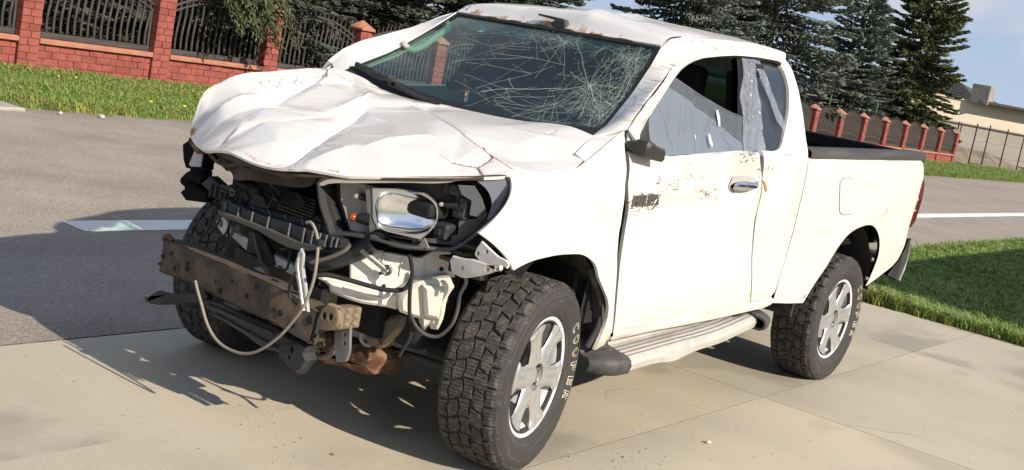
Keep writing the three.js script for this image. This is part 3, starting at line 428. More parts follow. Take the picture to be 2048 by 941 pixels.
// ------------------------------------------------------------------ houses
{
  const wallM = mapped(rep(mottle([.74, .62, .47], [.69, .58, .43], 128, 5), .3), .9), greyM = mapped(rep(mottle([.42, .37, .30], [.36, .32, .26], 128, 5), .4), .9), tile = mapped(rep(mottle([.045, .045, .05], [.07, .068, .07], 128, 8), 1), .8), trim = std([.05, .045, .04], .7), conc = mapped(rep(mottle([.30, .28, .24], [.24, .22, .19]), 1), .95), glass = std([.03, .035, .04], .1);
  const h = group('beige_house'); tag(h, 'beige rendered house with a flat dark-edged roof beyond the field', 'house');
  const hx = g => { g.translate(21.5, 0, 71); return g; };
  mesh('wall', hx(box(-21.5, -8.2, -.2, 3.34, -82, -71)), wallM, h); mesh('plinth', hx(box(-21.55, -8.15, -.2, 1.0, -82.05, -70.95)), greyM, h);
  mesh('roof', hx(box(-17.6, -7.6, 3.345, 3.52, -83, -70.2, .02)), trim, h); mesh('parapet', hx(box(-21.6, -17.65, 3.345, 3.42, -82.1, -70.9)), wallM, h);
  h.position.set(-21.5, 0, -71); h.rotation.y = .62;
  for (const x of [-14, -11]) { const f = mesh('window', hx(box(x, x + 1.5, 1.2, 2.5, -71.02, -70.96)), trim, h); mesh('pane', hx(box(x + .08, x + 1.42, 1.28, 2.42, -70.97, -70.94)), glass, f); }
  const w = group('garden_wall'); tag(w, 'low grey rendered garden wall in front of the beige house', 'wall'); w.position.set(-26, 0, -64); w.rotation.y = .5; mesh('wall', box(-10, 18, -.1, 1.9, -.3, 0), greyM, w); mesh('wall_coping', box(-10.1, 18.1, 1.902, 1.98, -.4, .1, .01), greyM, w);
  const b = group('tiled_house'); tag(b, 'house with a dark tiled hipped roof and chimneys, half hidden by the dark green spruce', 'house');
  mesh('wall', box(-34, -23.2, -.1, 3.8, -95, -86), wallM, b);
  const x0 = -34.6, x1 = -21.4, z0 = -95.6, z1 = -85.4, y0 = 3.55, y1 = 5.0, r0 = -31, r1 = -24.6, zm = -90.5;
  const P = [[x0, y0, z1], [x1, y0, z1], [r1, y1, zm], [x0, y0, z1], [r1, y1, zm], [r0, y1, zm], [x1, y0, z1], [x1, y0, z0], [r1, y1, zm], [x1, y0, z0], [x0, y0, z0], [r0, y1, zm], [x1, y0, z0], [r0, y1, zm], [r1, y1, zm], [x0, y0, z0], [x0, y0, z1], [r0, y1, zm], [x0, y0, z1], [x0, y0, z0], [x1, y0, z0], [x0, y0, z1], [x1, y0, z0], [x1, y0, z1]];
  const rows = []; for (let i = 0; i < 12; i++) { const t = i / 12, xa = lerp(x0, r0, t), xb = lerp(x1, r1, t), za = lerp(z1, zm, t), yy = lerp(y0, y1, t); rows.push(box(xa, xb, yy + .01, yy + .05, za - .05, za + .02)); }
  const roof = mesh('roof', merge([geoFrom(P.flat(), null, P.flatMap(p => [p[0], p[2]])), ...rows]), tile, b);
  mesh('chimney', box(-26.2, -25.6, 4.6, 5.35, -90.6, -90), std([.30, .12, .08], .9), roof);
  const ch = group('chimney_stack'); tag(ch, 'square pale concrete chimney block standing beside the dark tiled roof', 'chimney'); mesh('stack', box(-18.6, -17.5, 3.3, 4.45, -73.8, -72.7, .02), conc, ch);
}
// the neighbour's garage on the sunny side of the lawn, outside the frame, whose shade lies on the grass
{
  const g = group('garage'); tag(g, 'rendered garage with a flat roof at the edge of the lawn, outside the frame', 'garage');
  const wm = mapped(rep(mottle([.5, .43, .33], [.45, .39, .3], 128, 5), .3), .9), tr = std([.08, .07, .06], .7);
  mesh('wall', box(4.55, 10, -.1, 3.0, -24, -6.95), wm, g); mesh('roof', box(4.3, 10.3, 3.003, 3.2, -24.3, -6.75, .02), tr, g);
  const dr = mesh('door', box(5.5, 8.5, 0, 2.3, -6.98, -6.93), tr, g); mesh('handle', box(6.95, 7.05, 1, 1.04, -6.93, -6.90), M.dark, dr);
  for (const z of [-20, -14, -9.5]) { const w = mesh('window', box(4.50, 4.56, 1.1, 2.1, z, z + 1.2), tr, g); mesh('pane', box(4.485, 4.52, 1.18, 2.02, z + .08, z + 1.12), std([.03, .035, .04], .1), w); }
}

// ------------------------------------------------------------------ spruces
const bark = mapped(rep(mottle([.075, .058, .045], [.12, .10, .085], 128, 8), 3, 1), 1, { bumpMap: noiseB, bumpScale: .02 });
const needleM = new THREE.MeshStandardMaterial({ color: C(1, 1, 1), vertexColors: true, roughness: .85 });
function spruceGeo(seed, Ht, Rad, col, y0 = .25, dens = 1, cone = .85) {
  const R = rng(seed), pos = [], colr = [];
  const spike = (p, d, len, r, c0, c1) => { // four sided needle brush
    const a = Math.abs(d.y) < .9 ? V(0, 1, 0) : V(1, 0, 0), s = a.clone().cross(d).normalize(), t = d.clone().cross(s), m = p.clone().addScaledVector(d, len * .35), e = p.clone().addScaledVector(d, len);
    const q = [0, 1, 2].map(k => { const an = k * 2.094 + R(); return m.clone().addScaledVector(s, Math.cos(an) * r).addScaledVector(t, Math.sin(an) * r); });
    for (let k = 0; k < 3; k++) { const A = q[k], B = q[(k + 1) % 3]; for (const [X, c] of [[p, c0], [A, c0], [B, c0], [A, c1], [e, c1], [B, c1]]) { pos.push(X.x, X.y, X.z); colr.push(...c); } }
  };
  const nW = Math.round((Ht - y0) / .20 * dens);
  for (let w = 0; w < nW; w++) {
    const t = w / nW, y = lerp(y0, Ht - .15, t), prof = Math.pow(1 - t, cone) * Rad, nb = Math.max(5, Math.round(11 * (1 - t * .4)));
    for (let b = 0; b < nb; b++) {
      const az = R() * 6.283, L = prof * (.72 + .45 * R()) + .12, tilt = lerp(-.28, .55, t) + .25 * (R() - .5), dir = V(Math.cos(az), 0, Math.sin(az)), side = V(-dir.z, 0, dir.x);
      const yy = y + (R() - .5) * .25, shade = .75 + .5 * R(), n = Math.ceil(L / .075);
      for (let i = 1; i <= n; i++) {
        const s = i / n, r = L * s, px = dir.clone().multiplyScalar(r); px.y = yy + tilt * r - .30 * L * s * s * (1 - t) + .22 * L * s * s * s;
        const outer = s > .35 ? 1 : .4, kk = (R() < outer) ? (s > .7 ? 6 : 4) : 0;
        for (let k = 0; k < kk; k++) {
          const sd = (k % 2 ? 1 : -1) * (.5 + .9 * R()), wd = (1 - s * .7) * L * .34 * R(), p = px.clone().addScaledVector(side, Math.sign(sd) * wd); p.y += -.10 * wd + .06 * (R() - .5);
          const d = dir.clone().multiplyScalar(.8 + .4 * R()).addScaledVector(side, sd * .8); d.y = .05 + .5 * (R() - .6); d.normalize();
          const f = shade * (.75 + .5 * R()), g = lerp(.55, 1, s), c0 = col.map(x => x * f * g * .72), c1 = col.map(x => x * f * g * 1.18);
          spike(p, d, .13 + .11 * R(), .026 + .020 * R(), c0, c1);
        }
      }
      // limb under the needles
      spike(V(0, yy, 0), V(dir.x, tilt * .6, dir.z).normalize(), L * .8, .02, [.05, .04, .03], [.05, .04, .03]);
    }
  }
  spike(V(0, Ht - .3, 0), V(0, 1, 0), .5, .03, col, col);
  const g = new THREE.BufferGeometry(); g.setAttribute('position', new THREE.Float32BufferAttribute(pos, 3)); g.setAttribute('color', new THREE.Float32BufferAttribute(colr, 3)); g.setAttribute('uv', new THREE.Float32BufferAttribute(new Float32Array(pos.length / 3 * 2), 2)); g.computeVertexNormals(); return g;
}
const BLUE = [.145, .168, .135], DARKB = [.085, .098, .070], GREEN = [.082, .098, .036];
const spGeo = {};
function spruce(x, z, h, r, key, turn, label, cat = 'spruce tree', grp = 'spruces behind the red fence') {
  const t = group('spruce_tree'); t.position.set(x, .2, z); t.rotation.y = turn; tag(t, label, cat, grp);
  const base = spGeo[key] || (spGeo[key] = key === 'green' ? spruceGeo(9, 8.2, 1.95, GREEN, .5, 1.35, .62) : key === 'dark' ? spruceGeo(12, 9, 2.5, DARKB, .4, 1.1, .7) : key === 'slim' ? spruceGeo(17, 7, 1.7, BLUE, .4, 1.15, .95) : spruceGeo(23, 9, 2.6, BLUE, .5, 1.15, .7));
  const H0 = { green: 8.2, dark: 9, slim: 7, blue: 9 }[key], R0 = { green: 1.95, dark: 2.5, slim: 1.7, blue: 2.6 }[key];
  const c = mesh('crown', base, needleM, t); c.scale.set(r / R0, h / H0, r / R0);
  const tr = new THREE.CylinderGeometry(.02, .16, h * .96, 9, 6); tr.translate(0, h * .48 - .3, 0); mesh('trunk', tr, bark, t); return t;
}
spruce(-14.6, -3.2, 8.8, 2.6, 'blue', 5.1, 'blue spruce at the far left behind the first fence bay');
spruce(-14.9, -6.8, 9, 2.5, 'dark', 2.3, 'dark spruce behind the second fence bay from the left');
spruce(-14.2, -10.6, 8.5, 2.5, 'dark', .3, 'dark spruce whose drooping bough hangs over the left of the fence');
spruce(-15.2, -14.6, 9, 2.7, 'dark', 1.7, 'dark spruce behind the fence above the bonnet and windscreen corner');
spruce(-14.9, -18.0, 9, 2.6, 'dark', 2.9, 'dark spruce behind the fence above the middle of the windscreen');
spruce(-15.1, -21.2, 8.6, 2.1, 'blue', 4.0, 'blue spruce above the roof, left of the gap of sky');
spruce(-15.2, -29.6, 11, 2.35, 'blue', .8, 'blue spruce above the cab roof, right of the gap of sky');
spruce(-14.9, -35.2, 13.5, 3.0, 'blue', 2.2, 'broad blue spruce behind the rear of the cab');
spruce(-14.9, -43.4, 7.2, 2.1, 'slim', 3.4, 'smaller pointed blue spruce between the broad one and the dark green one');
spruce(-14.9, -50.6, 11, 2.15, 'green', 1.1, 'tall dark green spruce at the right end of the row');
{ // the bough that hangs in front of the fence, part of the first spruce
  const t = scene.getObjectByName('spruce_tree'), R = rng(77), parts = [];
  const pos = [], colr = [];
  for (let b = 0; b < 26; b++) {
    const z0 = -8.75 - 1.25 * R(), hang = .25 + .45 * R(), st = [-12.6 + .6 * R(), 1.62 + .6 * R(), z0];
    for (let i = 0; i < 150; i++) {
      const s = R(), p = V(st[0] + .9 * s + .10 * (R() - .5), st[1] - hang * s * s - .25 * s + .10 * (R() - .5), st[2] + .34 * (R() - .5) * (1 - s * .5));
      const d = V(.4 + .5 * R(), -.35 - .5 * R(), 1.5 * (R() - .5)).normalize(), a = V(0, 1, 0).cross(d).normalize(), e = d.clone().cross(a), len = .07 + .06 * R(), r = .017, m = p.clone().addScaledVector(d, len * .4), q = [0, 1, 2].map(k => m.clone().addScaledVector(a, Math.cos(k * 2.094) * r).addScaledVector(e, Math.sin(k * 2.094) * r)), tip = p.clone().addScaledVector(d, len), f = .7 + .7 * R();
      for (let k = 0; k < 3; k++) for (const X of [p, q[k], q[(k + 1) % 3], q[k], tip, q[(k + 1) % 3]]) { pos.push(X.x, X.y, X.z); colr.push(.075 * f, .085 * f, .034 * f); }
    }
  }
  const g = new THREE.BufferGeometry(); g.setAttribute('position', new THREE.Float32BufferAttribute(pos, 3)); g.setAttribute('color', new THREE.Float32BufferAttribute(colr, 3)); g.setAttribute('uv', new THREE.Float32BufferAttribute(new Float32Array(pos.length / 3 * 2), 2)); g.computeVertexNormals();
  t.updateMatrixWorld(true); g.applyMatrix4(t.matrixWorld.clone().invert()); mesh('hanging_bough', g, needleM, t);
}

// ------------------------------------------------------------------ the wrecked pickup; x is its left, z its front, origin on the ground under the front axle
const truck = group('pickup_truck'); tag(truck, 'white crashed pickup truck with crumpled bonnet and no front bumper on the concrete drive', 'pickup truck');
const T = (name, geo, mat, parent = truck) => mesh(name, geo, mat, parent);
const table = (t, y) => { if (y <= t[0][0]) return t[0][1]; for (let i = 1; i < t.length; i++) if (y <= t[i][0]) return lerp(t[i - 1][1], t[i][1], (y - t[i - 1][0]) / (t[i][0] - t[i - 1][0])); return t[t.length - 1][1]; };
const PB = [[.30, .84], [.40, .865], [.50, .885], [.60, .900], [.75, .912], [.95, .922], [1.10, .926], [1.25, .920], [1.40, .905], [1.9, .85]];
const PR = [[.30, .84], [.40, .865], [.50, .885], [.60, .900], [.75, .912], [.95, .922], [1.10, .926], [1.20, .918], [1.27, .898], [1.32, .872], [1.40, .848], [1.50, .815], [1.60, .777], [1.70, .728], [1.76, .688], [1.80, .645], [1.85, .56]];
const softTable = (t, y) => (table(t, y - .03) + table(t, y) * 2 + table(t, y + .03)) / 4;
function sideX(y, z) {
  let a = z < -2.12 ? softTable(PB, y) : softTable(PR, y - .067 * clamp(-.63 - z, 0, 1.5) * sm(1, 1.25, y) * (1 - sm(1.3, 1.75, y)));
  if (z < -3.5) a -= .04 * (z + 3.5) ** 2;
  const yt = 1.135 + (.36 - z) / .71 * .205, t = clamp((y - (yt - .17)) / .17, 0, 1.15);
  let b = .918 - .115 * Math.pow(t, 2.2) - .02 * sm(.75, .45, y); if (z > .05) b -= .30 * (z - .05) ** 2;
  return lerp(a, b, sm(-.50, -.32, z));
}
const segD = (p, pts) => { let best = [9, 0, 1]; let L = 0, tot = 0; for (let i = 1; i < pts.length; i++) tot += Math.hypot(pts[i][0] - pts[i - 1][0], pts[i][1] - pts[i - 1][1]); for (let i = 1; i < pts.length; i++) { const a = pts[i - 1], b = pts[i], dx = b[0] - a[0], dy = b[1] - a[1], l = Math.hypot(dx, dy), t = clamp(((p[0] - a[0]) * dx + (p[1] - a[1]) * dy) / (l * l), 0, 1), d = Math.hypot(p[0] - a[0] - t * dx, p[1] - a[1] - t * dy); if (d < best[0]) best = [d, (L + t * l) / tot, dx * (p[1] - a[1]) - dy * (p[0] - a[0]) > 0 ? 1 : -1]; L += l; } return best; };
const DS = [ // creases and dents of the flank, [z,y] polylines, depth, width
  [[[-3.30, 1.30], [-3.45, 1.15], [-3.62, 1.00], [-3.70, .93]], -.020, .055], [[[-3.12, 1.28], [-3.30, 1.12], [-3.38, 1.0]], .012, .06], [[[-2.9, 1.16], [-3.2, 1.14]], -.006, .04], [[[-2.6, .80], [-2.95, .97], [-3.25, .97]], .008, .07],
  [[[-.20, 1.02], [-.31, .93], [-.34, .80]], -.018, .035], [[[-.10, 1.10], [-.22, .98]], .010, .04], [[[.10, 1.06], [-.05, 1.03], [-.16, .98]], -.006, .05],
  [[[-.60, 1.16], [-1.0, 1.18], [-1.5, 1.20]], -.006, .035], [[[-.62, 1.05], [-.9, 1.07], [-1.1, 1.12]], -.008, .05], [[[-.7, 1.25], [-.78, 1.17]], .006, .03], [[[-1.62, 1.25], [-1.68, 1.12], [-1.6, 1.0]], -.010, .05], [[[-1.85, 1.3], [-1.93, 1.1], [-1.9, .95]], .010, .06], [[[-.55, .60], [-1.2, .66], [-1.8, .70]], .006, .08]];
const dent = (y, z) => { let d = .010 * (fbm(z * 2.3 + 7, y * 2.3, 0, 3, 44) - .5) + .004 * (fbm(z * 8, y * 8, 0, 2, 45) - .5) * sm(1.0, 1.2, y); for (const [p, a, w] of DS) { const [q, t] = segD([z, y], p); if (q < w * 3) d += a * Math.exp(-(q * q) / (w * w)) * Math.min(1, 5 * Math.min(t + .06, 1.06 - t)); } return d; };
const sideP = off => (z, y) => V(sideX(y, z) + dent(y, z) + off, y, z);
const ZX = z => (z + 4.25) / 4.9, YX = y => (y - .35) / 1.5, sideUV = (z, y) => [ZX(z), YX(y)];

// ---- paint textures: colour, scratches, primer, rust
const rust = (g, R, x, y, r, a = .5) => { for (let i = 0; i < 5; i++) { const q = r * (.3 + .7 * R()); g.fillStyle = `rgba(${120 + 60 * R() | 0},${62 + 40 * R() | 0},${20 + 18 * R() | 0},${a * (.2 + .5 * R())})`; g.beginPath(); g.ellipse(x + r * (R() - .5), y + r * (R() - .5), q * .6, q * .35, R() * 3, 0, 7); g.fill(); } };
const sideC = canvas(2048, 1024, (g, w, h) => {
  const X = z => ZX(z) * w, Y = y => (1 - YX(y)) * h, R = rng(31);
  g.fillStyle = 'rgb(217,213,206)'; g.fillRect(0, 0, w, h);
  for (let i = 0; i < 900; i++) { g.fillStyle = `rgba(${R() < .5 ? '205,194,182' : '228,224,217'},.05)`; g.beginPath(); g.ellipse(R() * w, R() * h, 10 + 50 * R(), 8 + 24 * R(), R() * 3, 0, 7); g.fill(); }
  for (let i = 0; i < 1500; i++) { const y = .45 + .22 * R() * R(); g.fillStyle = `rgba(170,140,100,${.03 + .05 * R()})`; g.beginPath(); g.ellipse(X(-2.2 + 2.3 * R()), Y(y), 5 + 20 * R(), 2 + 5 * R(), 0, 0, 7); g.fill(); }
  const streak = (z, y, n, sz, sy, len, dark) => { for (let i = 0; i < n * .45; i++) { const a = X(z + sz * 1.05 * (R() - .5)), b = Y(y + sy * 1.1 * (R() - .5)), w = 5 + 22 * R() * R(), hh = 3 + 11 * R(); g.fillStyle = `rgba(${96 + 50 * R() | 0},${96 + 46 * R() | 0},${96 + 40 * R() | 0},${dark * (.12 + .35 * R())})`; g.beginPath(); for (let k = 0; k < 8; k++) g.lineTo(a + w * (k / 7 - .5), b - hh * .4 * R()); for (let k = 7; k >= 0; k--) g.lineTo(a + w * (k / 7 - .5), b + hh * R() * R()); g.fill(); }
    for (let i = 0; i < n * .42; i++) { const a = X(z + sz * (R() - .5)), b = Y(y + sy * (R() - .5)), v = dark * (.4 + .8 * R()); g.strokeStyle = `rgba(${58 + 34 * R() | 0},${60 + 34 * R() | 0},${62 + 32 * R() | 0},${Math.min(.95, v * 1.15)})`; g.lineWidth = 1 + 4.5 * R() * R(); g.beginPath(); g.moveTo(a, b); const an = R() * 6.28, l = len * (.3 + R()); g.quadraticCurveTo(a + l * Math.cos(an) * .5 + 6 * (R() - .5), b + l * Math.sin(an) * .5 + 5 * (R() - .5), a + l * Math.cos(an), b + l * Math.sin(an) * .6); g.stroke(); } };
  const primer = (z0, y0, z1, y1, c) => { const pts = 22, x0 = X(z0), x1 = X(z1), a = Y(y0), b = Y(y1); g.fillStyle = c; g.beginPath(); for (let i = 0; i <= pts; i++) g.lineTo(lerp(x0, x1, i / pts), a + 10 * (R() - .5)); for (let i = pts; i >= 0; i--) g.lineTo(lerp(x0, x1, i / pts), b + 14 * (R() - .5)); g.fill(); };
  primer(-.50, 1.175, -1.56, 1.295, 'rgba(205,190,175,.30)'); primer(-.62, 1.06, -1.16, 1.155, 'rgba(208,194,178,.26)'); primer(-1.2, 1.21, -1.54, 1.30, 'rgba(185,170,155,.22)');
  streak(-1.35, 1.285, 75, .30, .05, 16, .62); streak(-1.05, 1.262, 26, .5, .03, 12, .5); streak(-.72, 1.245, 34, .3, .05, 12, .45); streak(-1.0, 1.115, 75, .24, .06, 15, .62); streak(-.70, 1.13, 40, .18, .07, 16, .6); streak(-.60, 1.15, 22, .34, .02, 26, .5); streak(-1.53, 1.22, 24, .06, .18, 16, .55); streak(-1.62, 1.27, 26, .08, .10, 20, .6); streak(-1.12, 1.165, 20, .5, .03, 22, .35); streak(-.47, 1.075, 120, .23, .065, 16, .85); streak(-.50, 1.03, 26, .30, .05, 30, .5); streak(-1.75, 1.33, 18, .16, .05, 14, .6); streak(-1.83, 1.22, 9, .12, .1, 16, .4);
  streak(-.82, 1.20, 14, .1, .12, 30, .4); streak(-.95, 1.21, 10, .05, .12, 26, .4); streak(-1.0, 1.05, 20, .2, .1, 22, .25);
  // pillar and roof rail scuffs
  const PL = [[1.36, 0, -.42], [1.50, 0, -.56], [1.60, 0, -.70], [1.68, 0, -.84], [1.735, 0, -1.05], [1.785, 0, -1.5], [1.80, 0, -1.95]];
  for (let i = 0; i < 420; i++) { const q = along(PL, Math.pow(R(), 1.2)), z = q.z + .05 * (R() - .5), y = q.x + .05 * (R() - .5), k = R(); g.fillStyle = k < .6 ? `rgba(98,92,88,${.2 + .4 * R()})` : `rgba(180,165,148,${.3 * R()})`; const rx = k < .6 ? 1 + 6 * R() * R() : 4 + 14 * R(), ry = k < .6 ? 1 + 4 * R() * R() : 3 + 8 * R(); g.beginPath(); for (let a = 0; a < 9; a++) { const rr = .5 + .8 * R(); g.lineTo(X(z) + rx * rr * Math.cos(a * .7), Y(y) + ry * rr * Math.sin(a * .7)); } g.fill(); }
  g.strokeStyle = 'rgba(150,138,122,.55)'; g.lineWidth = 1.4; const line = p => { g.beginPath(); p.forEach((q, i) => i ? g.lineTo(X(q[0]), Y(q[1])) : g.moveTo(X(q[0]), Y(q[1]))); g.stroke(); };
  line([[-2.28, .90], [-2.66, .93]]); line([[-2.28, .90], [-2.36, .70]]);
});
const paintPh = o => new THREE.MeshPhysicalMaterial({ roughness: .40, clearcoat: .65, clearcoatRoughness: .08, bumpMap: rep(noiseB, 2), bumpScale: .0006, ...o });
const paintSide = paintPh({ map: ctex(sideC) }), paint = paintPh({ color: C(.68, .655, .61) });
const hoodUV = (x, z) => [(x + .9) / 1.8, (z + .55) / 1.4];
const hoodC = canvas(2048, 1600, (g, w, h) => {
  const X = x => (x + .9) / 1.8 * w, Y = z => (1 - (z + .55) / 1.4) * h, R = rng(77);
  g.fillStyle = 'rgb(222,216,207)'; g.fillRect(0, 0, w, h);
  for (let i = 0; i < 700; i++) { g.fillStyle = `rgba(${R() < .4 ? '212,198,184' : '228,223,217'},.06)`; g.beginPath(); g.ellipse(R() * w, R() * h, 20 + 70 * R(), 14 + 40 * R(), R() * 3, 0, 7); g.fill(); }
  const run = (pts, n, wd, a, s0 = 0, s1 = 1) => { for (let i = 0; i < n; i++) { const t = lerp(s0, s1, R()), q = along(pts.map(p => [p[0], 0, p[1]]), t); rust(g, R, X(q.x) + wd * .9 * (R() - .5), Y(q.z) + wd * .9 * (R() - .5), wd * .62 * (.4 + R()), a * .75); } };
  const crack = (pts, lw, col) => { g.strokeStyle = col; g.lineWidth = lw; g.lineJoin = 'round'; g.beginPath(); smooth(pts, false, 5).forEach((p, i) => { const a = X(p[0]) + 4 * (R() - .5), b = Y(p[1]) + 4 * (R() - .5); i ? g.lineTo(a, b) : g.moveTo(a, b); }); g.stroke(); };
  const K = D.creases;
  run(K.D, 60, 10, .5, .62, .95); crack(K.D.slice(2), 6, 'rgba(120,80,45,.8)'); crack(K.D.slice(0, 3), 4.5, 'rgba(165,135,105,.7)');
  run(K.E, 60, 11, .5); crack(K.E, 9, 'rgba(95,60,35,.85)'); run(K.E2, 40, 16, .5); crack(K.E2, 11, 'rgba(95,62,35,.8)'); crack([[.50, .345], [.56, .36], [.60, .37]], 3, 'rgba(110,80,50,.6)');
  run(K.M, 60, 16, .35); crack(K.M, 7, 'rgba(105,70,35,.7)'); run(K.B, 50, 10, .45, 0, .4); crack(K.B.slice(0, 3), 6, 'rgba(130,90,50,.7)'); run(K.H, 20, 8, .4); crack(K.H, 3.5, 'rgba(110,75,45,.7)');
  run(K.F, 60, 14, .4); crack(K.F, 4, 'rgba(150,115,80,.6)'); run([[-.64, .54], [-.7, .50]], 60, 34, .35); run([[-.79, .40], [-.80, .33], [-.80, .15]], 60, 16, .3); run([[-.80, -.1], [-.79, -.33]], 60, 18, .3);
  run([[-.28, .71], [0, .765], [.15, .75]], 90, 14, .34); run([[.3, .70], [.34, .68]], 20, 12, .5); run([[.73, .40], [.75, .36]], 40, 14, .4);
  crack(K.C.slice(1), 10, 'rgba(108,102,96,.6)'); run(K.C, 20, 8, .2, .8, 1); for (let i = 0; i < 60; i++) { const t = .45 + .55 * R(), q = along(K.C.map(p => [p[0], 0, p[1]]), t); g.strokeStyle = `rgba(70,66,62,${.3 + .5 * R()})`; g.lineWidth = 1 + 3 * R(); g.beginPath(); const a = X(q.x + .05 * R()), b = Y(q.z + .01 * R()); g.moveTo(a, b); g.lineTo(a + 26 * R(), b - 34 * R()); g.stroke(); }
  for (let i = 0; i < 60; i++) { g.fillStyle = `rgba(70,62,55,${.3 + .4 * R()})`; const x = -.72 + .15 * R(), z = -.3 + .5 * R(); g.beginPath(); g.ellipse(X(x), Y(z), 2 + 5 * R(), 2 + 8 * R(), R(), 0, 7); g.fill(); }
  for (let i = 0; i < 25; i++) { g.fillStyle = `rgba(80,72,64,.5)`; g.beginPath(); g.ellipse(X(-.6 + 1.3 * R()), Y(.72 * R()), 1 + 3 * R(), 1 + 3 * R(), 0, 0, 7); g.fill(); }
  // soft smears of primer
  for (let i = 0; i < 16; i++) { g.strokeStyle = 'rgba(205,190,172,.14)'; g.lineWidth = 14 + 30 * R(); const a = X(-.5 + 1.1 * R()), b = Y(.05 + .5 * R()); g.beginPath(); g.moveTo(a, b); g.quadraticCurveTo(a + 60, b - 80, a + 160 * R(), b - 180 * R()); g.stroke(); }
});
const paintHood = paintPh({ map: ctex(hoodC) });
const roofC = canvas(1024, 1024, (g, w, h) => {
  const R = rng(41); g.fillStyle = 'rgb(222,216,207)'; g.fillRect(0, 0, w, h);
  for (let i = 0; i < 26; i++) { const x = w * R(), y = h - 3 - 12 * R() * R(); if (x > .82 * w || x < .06 * w) continue; rust(g, R, x, y, 10 + 26 * R(), .62); }
  for (const x of [.25, .36, .55, .62, .72]) for (let i = 0; i < 13; i++) rust(g, R, x * w + 70 * (R() - .5), h - 4 - 18 * R() * R(), 4 + 8 * R(), .5);
  for (let i = 0; i < 50; i++) rust(g, R, w * R(), h * R(), 4 + 8 * R(), .4);
  for (let i = 0; i < 120; i++) { g.fillStyle = 'rgba(80,74,70,.5)'; g.beginPath(); g.ellipse(w * .05 * R(), h * R(), 2 + 6 * R(), 2 + 8 * R(), 0, 0, 7); g.fill(); }
});
const paintRoof = paintPh({ map: ctex(roofC) });
M.plastic = mapped(mottle([.016, .0165, .018], [.040, .038, .036], 128, 6), .6, { bumpMap: noiseB, bumpScale: .001 });
M.plasticDust = mapped(mottle([.030, .030, .032], [.085, .078, .070], 128, 5), .8, { bumpMap: noiseB, bumpScale: .002 });
M.greyPlastic = mapped(mottle([.045, .043, .042], [.07, .066, .062], 128, 5), .65);
M.matt = new THREE.MeshPhysicalMaterial({ color: C(.010, .010, .011), roughness: 1, specularIntensity: .25 });
M.black = std([.008, .008, .009], .8);
M.rubber = std([.012, .012, .012], .6);
M.white2 = paintPh({ map: rep(mottle([.66, .63, .575], [.50, .46, .40], 256, 5, .45, .75), 1.5) });
M.rustSteel = mapped(rep(mottle([.056, .047, .041], [.115, .078, .053], 256, 6), 2.2), .85, { metalness: .15, bumpMap: rep(noiseB, 4), bumpScale: .003 });
M.rustRed = mapped(rep(mottle([.115, .046, .024], [.21, .125, .075], 256, 6), 3), .95, { bumpMap: rep(noiseB, 5), bumpScale: .005 });
M.castGrey = mapped(rep(mottle([.17, .15, .125], [.27, .21, .145], 128, 6), 3), .85, { metalness: .2, bumpMap: rep(noiseB, 6), bumpScale: .003 });
M.steel = mapped(rep(mottle([.20, .20, .21], [.30, .28, .25], 128, 6), 3), .5, { metalness: .5 });
M.chrome = std([.75, .76, .78], .12, { metalness: 1 });
M.alu = mapped(rep(mottle([.62, .62, .61], [.50, .49, .46], 128, 6), 3), .38, { metalness: .55 });
M.fin = mapped(rep(mottle([.13, .115, .10], [.20, .17, .135], 128, 6), 3), .7, { metalness: .3 });
M.trim = std([.16, .16, .155], .9);
M.seat = std([.022, .022, .024], .95);
M.glass = new THREE.MeshPhysicalMaterial({ color: C(.55, .80, .68), roughness: 0, transmission: 1, thickness: 0, ior: 1.5 });
M.darkGlass = new THREE.MeshPhysicalMaterial({ color: C(.05, .055, .06), roughness: .02, transmission: .6, thickness: 0, ior: 1.55, clearcoat: 1, clearcoatRoughness: .01 });

// ---- bonnet
const tps = (() => { // thin plate through the bonnet's control points
  const P = D.hood_ctrl.filter(q => !(q[0] > .75 && q[2] < -.05 && q[2] > -.25)).concat([[.838, 1.213, -.10], [.806, 1.247, -.17], [.77, 1.277, -.24]]), n = P.length, N = n + 3, A = Array.from({ length: N }, () => new Float64Array(N + 1)), k = (a, b) => { const r = (a[0] - b[0]) ** 2 + (a[2] - b[2]) ** 2; return .5 * r * Math.log(r + 1e-12); };
  for (let i = 0; i < n; i++) { for (let j = 0; j < n; j++) A[i][j] = k(P[i], P[j]) + (i === j ? 2e-4 : 0); A[i][n] = 1; A[i][n + 1] = P[i][0]; A[i][n + 2] = P[i][2]; A[n][i] = 1; A[n + 1][i] = P[i][0]; A[n + 2][i] = P[i][2]; A[i][N] = P[i][1]; }
  for (let c = 0; c < N; c++) { let m = c; for (let r = c; r < N; r++) if (Math.abs(A[r][c]) > Math.abs(A[m][c])) m = r; [A[c], A[m]] = [A[m], A[c]]; for (let r = 0; r < N; r++) if (r !== c) { const f = A[r][c] / A[c][c]; if (f) for (let q = c; q <= N; q++) A[r][q] -= f * A[c][q]; } }
  const w = A.map((r, i) => r[N] / r[i]); return (x, z) => { let s = w[n] + w[n + 1] * x + w[n + 2] * z; for (let i = 0; i < n; i++) s += w[i] * k([x, 0, z], P[i]); return s; };
})();
